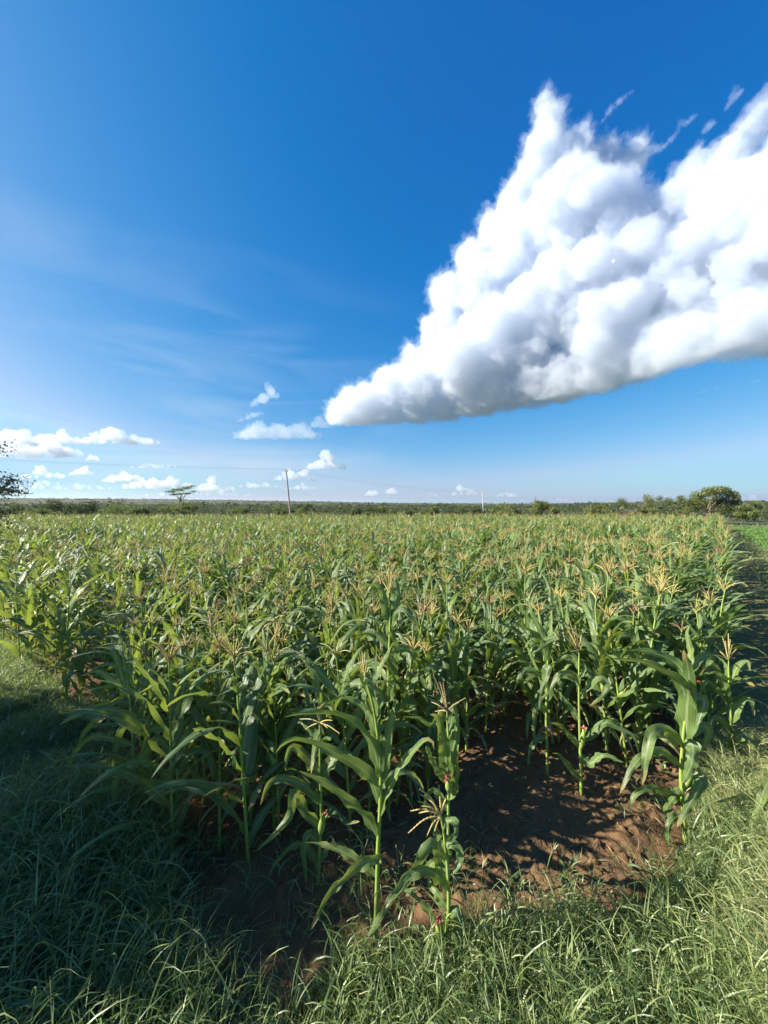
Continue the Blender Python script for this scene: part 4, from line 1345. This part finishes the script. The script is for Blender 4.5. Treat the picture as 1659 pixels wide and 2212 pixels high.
def cloud(label, spheres, vox, levels, seed, amp, flat=None, mat='vapour', core=None, group=None, up=.25, sz=None, name='cumulus_cloud', tilt=0.0, veil=False, prot=(.7, 1.02), oct_h=.6):
    Rn = random.Random(seed)
    allS = [(np.array(c), r) for c, r in spheres]; cur = allS[:]
    for n, k in levels:
        nxt = []
        for c, r in cur:
            for i in range(n):
                d = np.array((Rn.gauss(0, 1), Rn.gauss(0, 1), Rn.gauss(up, 1))); d /= np.linalg.norm(d)
                nxt.append((c + d * r * Rn.uniform(*prot), r * k * Rn.uniform(.55, 1.2)))
        allS = allS + nxt; cur = nxt
    ctr = np.mean([c for c, r in spheres], axis=0)
    lo = np.min([c - r for c, r in allS], axis=0) - vox * 4
    hi = np.max([c + r for c, r in allS], axis=0) + vox * 4
    n = np.ceil((hi - lo) / vox).astype(int); F = np.full(n, 3 * vox, np.float32)
    for c, r in allS:
        a = np.maximum(((c - r - 3 * vox - lo) / vox).astype(int), 0); b = np.minimum(((c + r + 3 * vox - lo) / vox).astype(int) + 2, n)
        ix, iy, iz = [np.arange(a[k], b[k]) * vox + lo[k] - c[k] for k in range(3)]
        d = np.sqrt(ix[:, None, None] ** 2 + iy[None, :, None] ** 2 + iz[None, None, :] ** 2) - r
        s = F[a[0]:b[0], a[1]:b[1], a[2]:b[2]]; np.minimum(s, d, out=s)
    for ax in range(3): F = (np.roll(F, 1, ax) + 2 * F + np.roll(F, -1, ax)) / 4
    sz = float(np.mean([r for c, r in spheres])) if sz is None else sz
    root = empty(name, tuple(ctr)); tag(root, label, 'cloud', group)
    for nm, iso, mt in (('vapour', 0.0, mat), ('core', core, 'core'), ('wisps', 26.0 if veil else None, 'veil')):
        if iso is None: continue
        amp_ = amp * (2.2 if nm == 'wisps' else 1)
        g = vdb.FloatGrid(3.0 * vox); g.copyFromArray(np.maximum(F, -400), tolerance=0)
        P, Q = g.convertToQuads(isovalue=iso)[:2]
        if len(Q) < 10: continue
        if nm == 'core':        # only the large bodies, no stray crumbs
            lab = np.arange(len(P)); Q = np.asarray(Q, np.int64)
            while True:
                mn = lab[Q].min(1); new = lab.copy()
                for c_ in range(4): np.minimum.at(new, Q[:, c_], mn)
                new = new[new]
                if (new == lab).all(): break
                lab = new
            cnt = np.bincount(lab, minlength=len(P)); ok = cnt[lab] > .04 * len(P)
            Q = Q[ok[Q].all(1)]; idx_ = np.cumsum(ok) - 1; P = P[ok]; Q = idx_[Q]; amp_ = 0.0
        P = P * vox + lo
        me = make_mesh(nm, P, Q)
        N = np.empty(len(P) * 3, np.float32); me.vertices.foreach_get('normal', N); N = N.reshape(-1, 3)
        out = np.empty_like(P)
        for i in range(len(P)):
            v = Vector(P[i]) / (sz * .5)
            t = noise.fractal(v, oct_h, 2.15, 9) * amp_ * sz * .5
            w = P[i] + N[i] * t
            if flat is not None:
                f = flat + tilt * (w[0] - ctr[0]) + noise.noise(v * .6) * sz * .15
                if w[2] < f: w[2] = f - (f - w[2]) * .12
            out[i] = w - ctr
        me.vertices.foreach_set('co', out.astype(np.float32).ravel()); me.update()
        me.materials.append(M[mt])
        link_obj(nm, me, root)
    return root


def sph(S, k=.9):
    out = []
    for u, v, r, Y in S:
        c = at(u, v, Y)
        out.append((c, r / 829.5 * Y * k))
    return out


S = [(735, 893, 32, 4700), (765, 880, 45, 4650), (800, 870, 48, 4600), (850, 838, 52, 4500), (890, 770, 26, 4500), (900, 840, 60, 4400), (950, 720, 48, 4400), (955, 800, 80, 4300), (975, 640, 48, 4300),
     (1020, 560, 40, 4300), (1040, 760, 120, 4200), (1060, 620, 90, 4200), (1070, 500, 40, 4200), (1110, 440, 42, 4100), (1120, 720, 120, 4000), (1130, 530, 90, 4000), (1145, 380, 40, 4000), (1175, 320, 44, 3900), (1186, 262, 34, 3900), (1178, 228, 24, 3900),
     (1210, 810, 70, 3800), (1200, 640, 120, 3650), (1230, 450, 110, 3600), (1240, 330, 45, 3900), (1300, 345, 42, 3900), (1365, 345, 34, 3900), (1320, 440, 95, 3400), (1340, 580, 130, 3350), (1330, 700, 120, 3350), (1420, 650, 130, 3300), (1440, 470, 84, 3250),
     (1530, 430, 90, 3400), (1540, 590, 140, 3100), (1500, 365, 34, 3400), (1560, 345, 36, 3400), (1612, 300, 34, 3400), (1655, 250, 30, 3400), (1640, 470, 140, 3100), (1660, 600, 130, 2900), (1720, 500, 200, 2900), (1790, 330, 120, 3200), (1850, 460, 250, 2700), (1500, 690, 80, 2900), (1620, 690, 80, 2700), (1760, 660, 120, 2500), (1900, 600, 150, 2400), (1400, 745, 65, 3200), (1300, 790, 55, 3500)]
S += [(745, 905, 26, 4600), (790, 898, 32, 4580), (840, 892, 36, 4520), (900, 884, 42, 4450), (960, 876, 46, 4400), (1030, 862, 52, 4150), (1090, 850, 56, 3850), (1150, 838, 58, 3680), (1220, 822, 60, 3500), (1290, 806, 62, 3300), (1370, 786, 64, 3100), (1420, 764, 60, 2880), (1470, 742, 60, 2680), (1540, 730, 70, 2600), (1620, 722, 80, 2580), (1700, 712, 90, 2560)]
_R = random.Random(40)
S2 = []
for u, v, r_, Y in S:
    if r_ < 62: S2.append((u, v, r_, Y)); continue
    S2.append((u, v, r_ * .72, Y))
    for k in range(9):
        a_ = _R.uniform(0, 6.28); d_ = r_ * _R.uniform(.45, .68)
        S2.append((u + math.cos(a_) * d_, v + math.sin(a_) * d_ * .9, r_ * _R.uniform(.3, .46), Y - _R.uniform(-.2, .75) * r_ / 829.5 * Y))
S = S2
cloud('huge towering white cumulus with grey flat base filling the right half of the sky', sph(S), 15.0, ((10, .48), (8, .42), (4, .45)), 3, .36, 965, core=-225.0, up=.45, sz=210.0, veil=True, prot=(.52, .80), oct_h=.42)


def puff(u, v, w, h, Y, n, seed, label, mat='far', vox=None, amp=.45, core=True, flat=True, group=None, slope=0.0):
    Rn = random.Random(seed)
    S = []
    n = int(n * 2.6)
    for i in range(n):
        f = -1 + 2 * (i + .5) / n + Rn.uniform(-.1, .1)
        f = max(-1, min(1, f))
        top = (1 - abs(f) ** 1.6)
        bumpy = .55 + .45 * math.sin(f * 4.3 + seed) * math.cos(f * 2.1 + seed * 2)
        r = h * Rn.uniform(.14, .27) * (.5 + .5 * top)
        S.append((u + f * w * .5, v + h * .5 - r * .7 - Rn.random() ** 1.4 * max(0, h * top * bumpy - r) - slope * f * w * .5, r, Y * (1 + Rn.uniform(-.02, .02))))
    sp = sph(S, 1.0)
    sz = h / 829.5 * Y * .25
    base = at(u, v + h * .5, Y)[2]
    cloud(label, sp, vox or sz * .13, ((7, .5), (5, .5)), seed, amp, base if flat else None, mat, None, group, sz=sz)


FAR = 'small white clouds low over the horizon'
for a in [
    (20, 930, 110, 72, 9000, 9, 1, 'puffy white cloud touching the left frame edge, with a grey lower half'),
    (75, 952, 190, 70, 9400, 12, 2, 'broad white cloud with grey base next to the thorn tree'),
    (120, 936, 120, 50, 9000, 9, 12, 'white rounded cloud bank between the two broad left clouds'),
    (250, 936, 185, 48, 9000, 12, 3, 'long flat-based white cloud above the power wires at left'),
    (200, 985, 32, 22, 12000, 5, 4, 'tiny cloud puff crossed by the power wires'),
    (92, 1018, 100, 30, 14000, 7, 5, 'faint small cloud low over the left scrub'),
    (178, 1013, 52, 26, 14000, 7, 6, 'small crisp white cloud with grey right side, low on the left'),
    (265, 1022, 90, 40, 14000, 8, 7, 'small lumpy white cloud low between crisp cloud and acacia'),
    (345, 1032, 150, 46, 15000, 10, 8, 'low white cloud bank above the flat-topped acacia'),
    (460, 1042, 90, 46, 15000, 8, 9, 'low white cloud heap right of the flat-topped acacia'),
    (640, 1020, 95, 36, 13000, 8, 10, 'low white cloud behind the top of the leaning pole'),
    (705, 993, 85, 42, 12000, 9, 11, 'slanting white cloud up and right of the leaning pole'),
    (650, 1048, 70, 18, 15000, 7, 13, 'thin low cloud behind the middle of the leaning pole'),
    (805, 1058, 30, 26, 16000, 5, 14, 'small white puff low, left one of a pair near the middle'),
    (846, 1055, 28, 24, 16000, 5, 15, 'small white puff low, right one of a pair near the middle'),
    (1004, 1054, 54, 32, 16000, 6, 16, 'small white cloud just left of the pale far pole'),
    (1096, 1064, 50, 18, 16000, 6, 17, 'slim white cloud right of the pale far pole'),
    (1215, 1078, 50, 12, 17000, 5, 18, 'faint sliver of cloud above the right-hand scrub'),
    (1438, 1072, 80, 22, 17000, 7, 19, 'low white cloud just left of the spreading tree'),
    (1610, 1070, 60, 30, 17000, 7, 20, 'low white cloud just right of the spreading tree'),
    (1648, 1080, 50, 26, 17000, 6, 21, 'low white cloud at the right end of the horizon'),
]:
    puff(*a)
puff(572, 848, 62, 40, 6500, 8, 31, 'soft white slanted cloud scrap above the middle cloud cluster', 'thin', slope=.35, flat=False)
puff(540, 893, 60, 22, 6500, 7, 32, 'thin cloud streak on the left of the middle cloud cluster', 'thin', slope=.3, flat=False)
puff(600, 912, 175, 72, 6500, 14, 33, 'loose white cloud cluster left of the huge cumulus tip', 'thin', flat=True)
puff(690, 905, 40, 40, 6500, 6, 34, 'dense little cloud touching the tip of the huge cumulus', 'thin')
puff(1538, 838, 60, 12, 6000, 6, 35, 'small thin white cloud floating below the huge cumulus at right', 'thin', flat=False, slope=.2)
puff(1635, 822, 34, 10, 6000, 5, 36, 'tiny white wisp below the huge cumulus, by the right frame edge', 'thin', flat=False, slope=.2)
puff(1330, 222, 75, 26, 3900, 8, 37, 'thin slanted wisp alone in deep blue sky right of the cloud peak', 'thin', flat=False, slope=1.0, amp=.7)
puff(1465, 275, 90, 30, 3700, 9, 38, 'ragged slanted wisp above the notch in the huge cumulus', 'thin', flat=False, slope=1.0, amp=.7)
puff(120, 1046, 240, 22, 16000, 12, 43, 'long faint cloud band lowest over the left scrub', 'thin')
puff(420, 1062, 260, 18, 17000, 12, 44, 'long faint cloud band low between the acacia and the leaning pole', 'thin')
puff(330, 1002, 120, 18, 15000, 8, 45, 'faint flat cloud just under the power wires, left of the leaning pole', 'thin')
puff(560, 1040, 90, 26, 16000, 8, 46, 'faint cloud heap low, left of the leaning pole', 'thin')
puff(930, 1066, 70, 12, 17000, 6, 47, 'faint cloud sliver low between the white puff pair and the pale pole', 'thin')
puff(1635, 215, 90, 70, 3350, 10, 48, 'thin torn cloud veil at the top end of the right cloud arm', 'thin', flat=False, slope=.9, amp=.6)
puff(1590, 285, 90, 46, 3350, 9, 49, 'thin frayed cloud along the upper edge of the right cloud arm', 'thin', flat=False, slope=.8, amp=.6)
puff(1405, 318, 60, 34, 3700, 8, 40, 'pale shredded wisp just above the top of the huge cumulus, right of its peak', 'thin', flat=False, slope=.6, amp=.7)
puff(1500, 318, 46, 26, 3500, 7, 41, 'torn wisp low in the blue notch of the huge cumulus', 'thin', flat=False, slope=1.1, amp=.7)
puff(1585, 205, 40, 30, 3300, 7, 42, 'feathery wisp at the upper end of the right cloud arm', 'thin', flat=False, slope=1.2, amp=.7)
puff(1530, 265, 26, 30, 3700, 5, 39, 'small upright wisp between the ragged wisp and the right cloud arm', 'thin', flat=False, slope=.8, amp=.7)

# ------------------------------------------------------------------ air: far things fade to pale blue
q = NT('air_haze')
pv = q.n('ShaderNodeVolumePrincipled'); pv.inputs['Color'].default_value = (.80, .88, .97, 1); pv.inputs['Density'].default_value = .00008; pv.inputs['Anisotropy'].default_value = .3
q.l(pv.outputs[0], q.out.inputs['Volume'])
x0, x1, y0, y1, z0, z1 = -9000, 9000, -30, 9500, -3, 100
V = [(x, y, z) for z in (z0, z1) for x, y in ((x0, y0), (x1, y0), (x1, y1), (x0, y1))]
me = make_mesh('haze', V, [(0, 3, 2, 1), (4, 5, 6, 7), (0, 1, 5, 4), (1, 2, 6, 5), (2, 3, 7, 6), (3, 0, 4, 7)], smooth=False)
me.materials.append(q.m)
tag(link_obj('haze', me), 'pale bluish haze over the far plain and hills', 'haze', None, 'stuff')
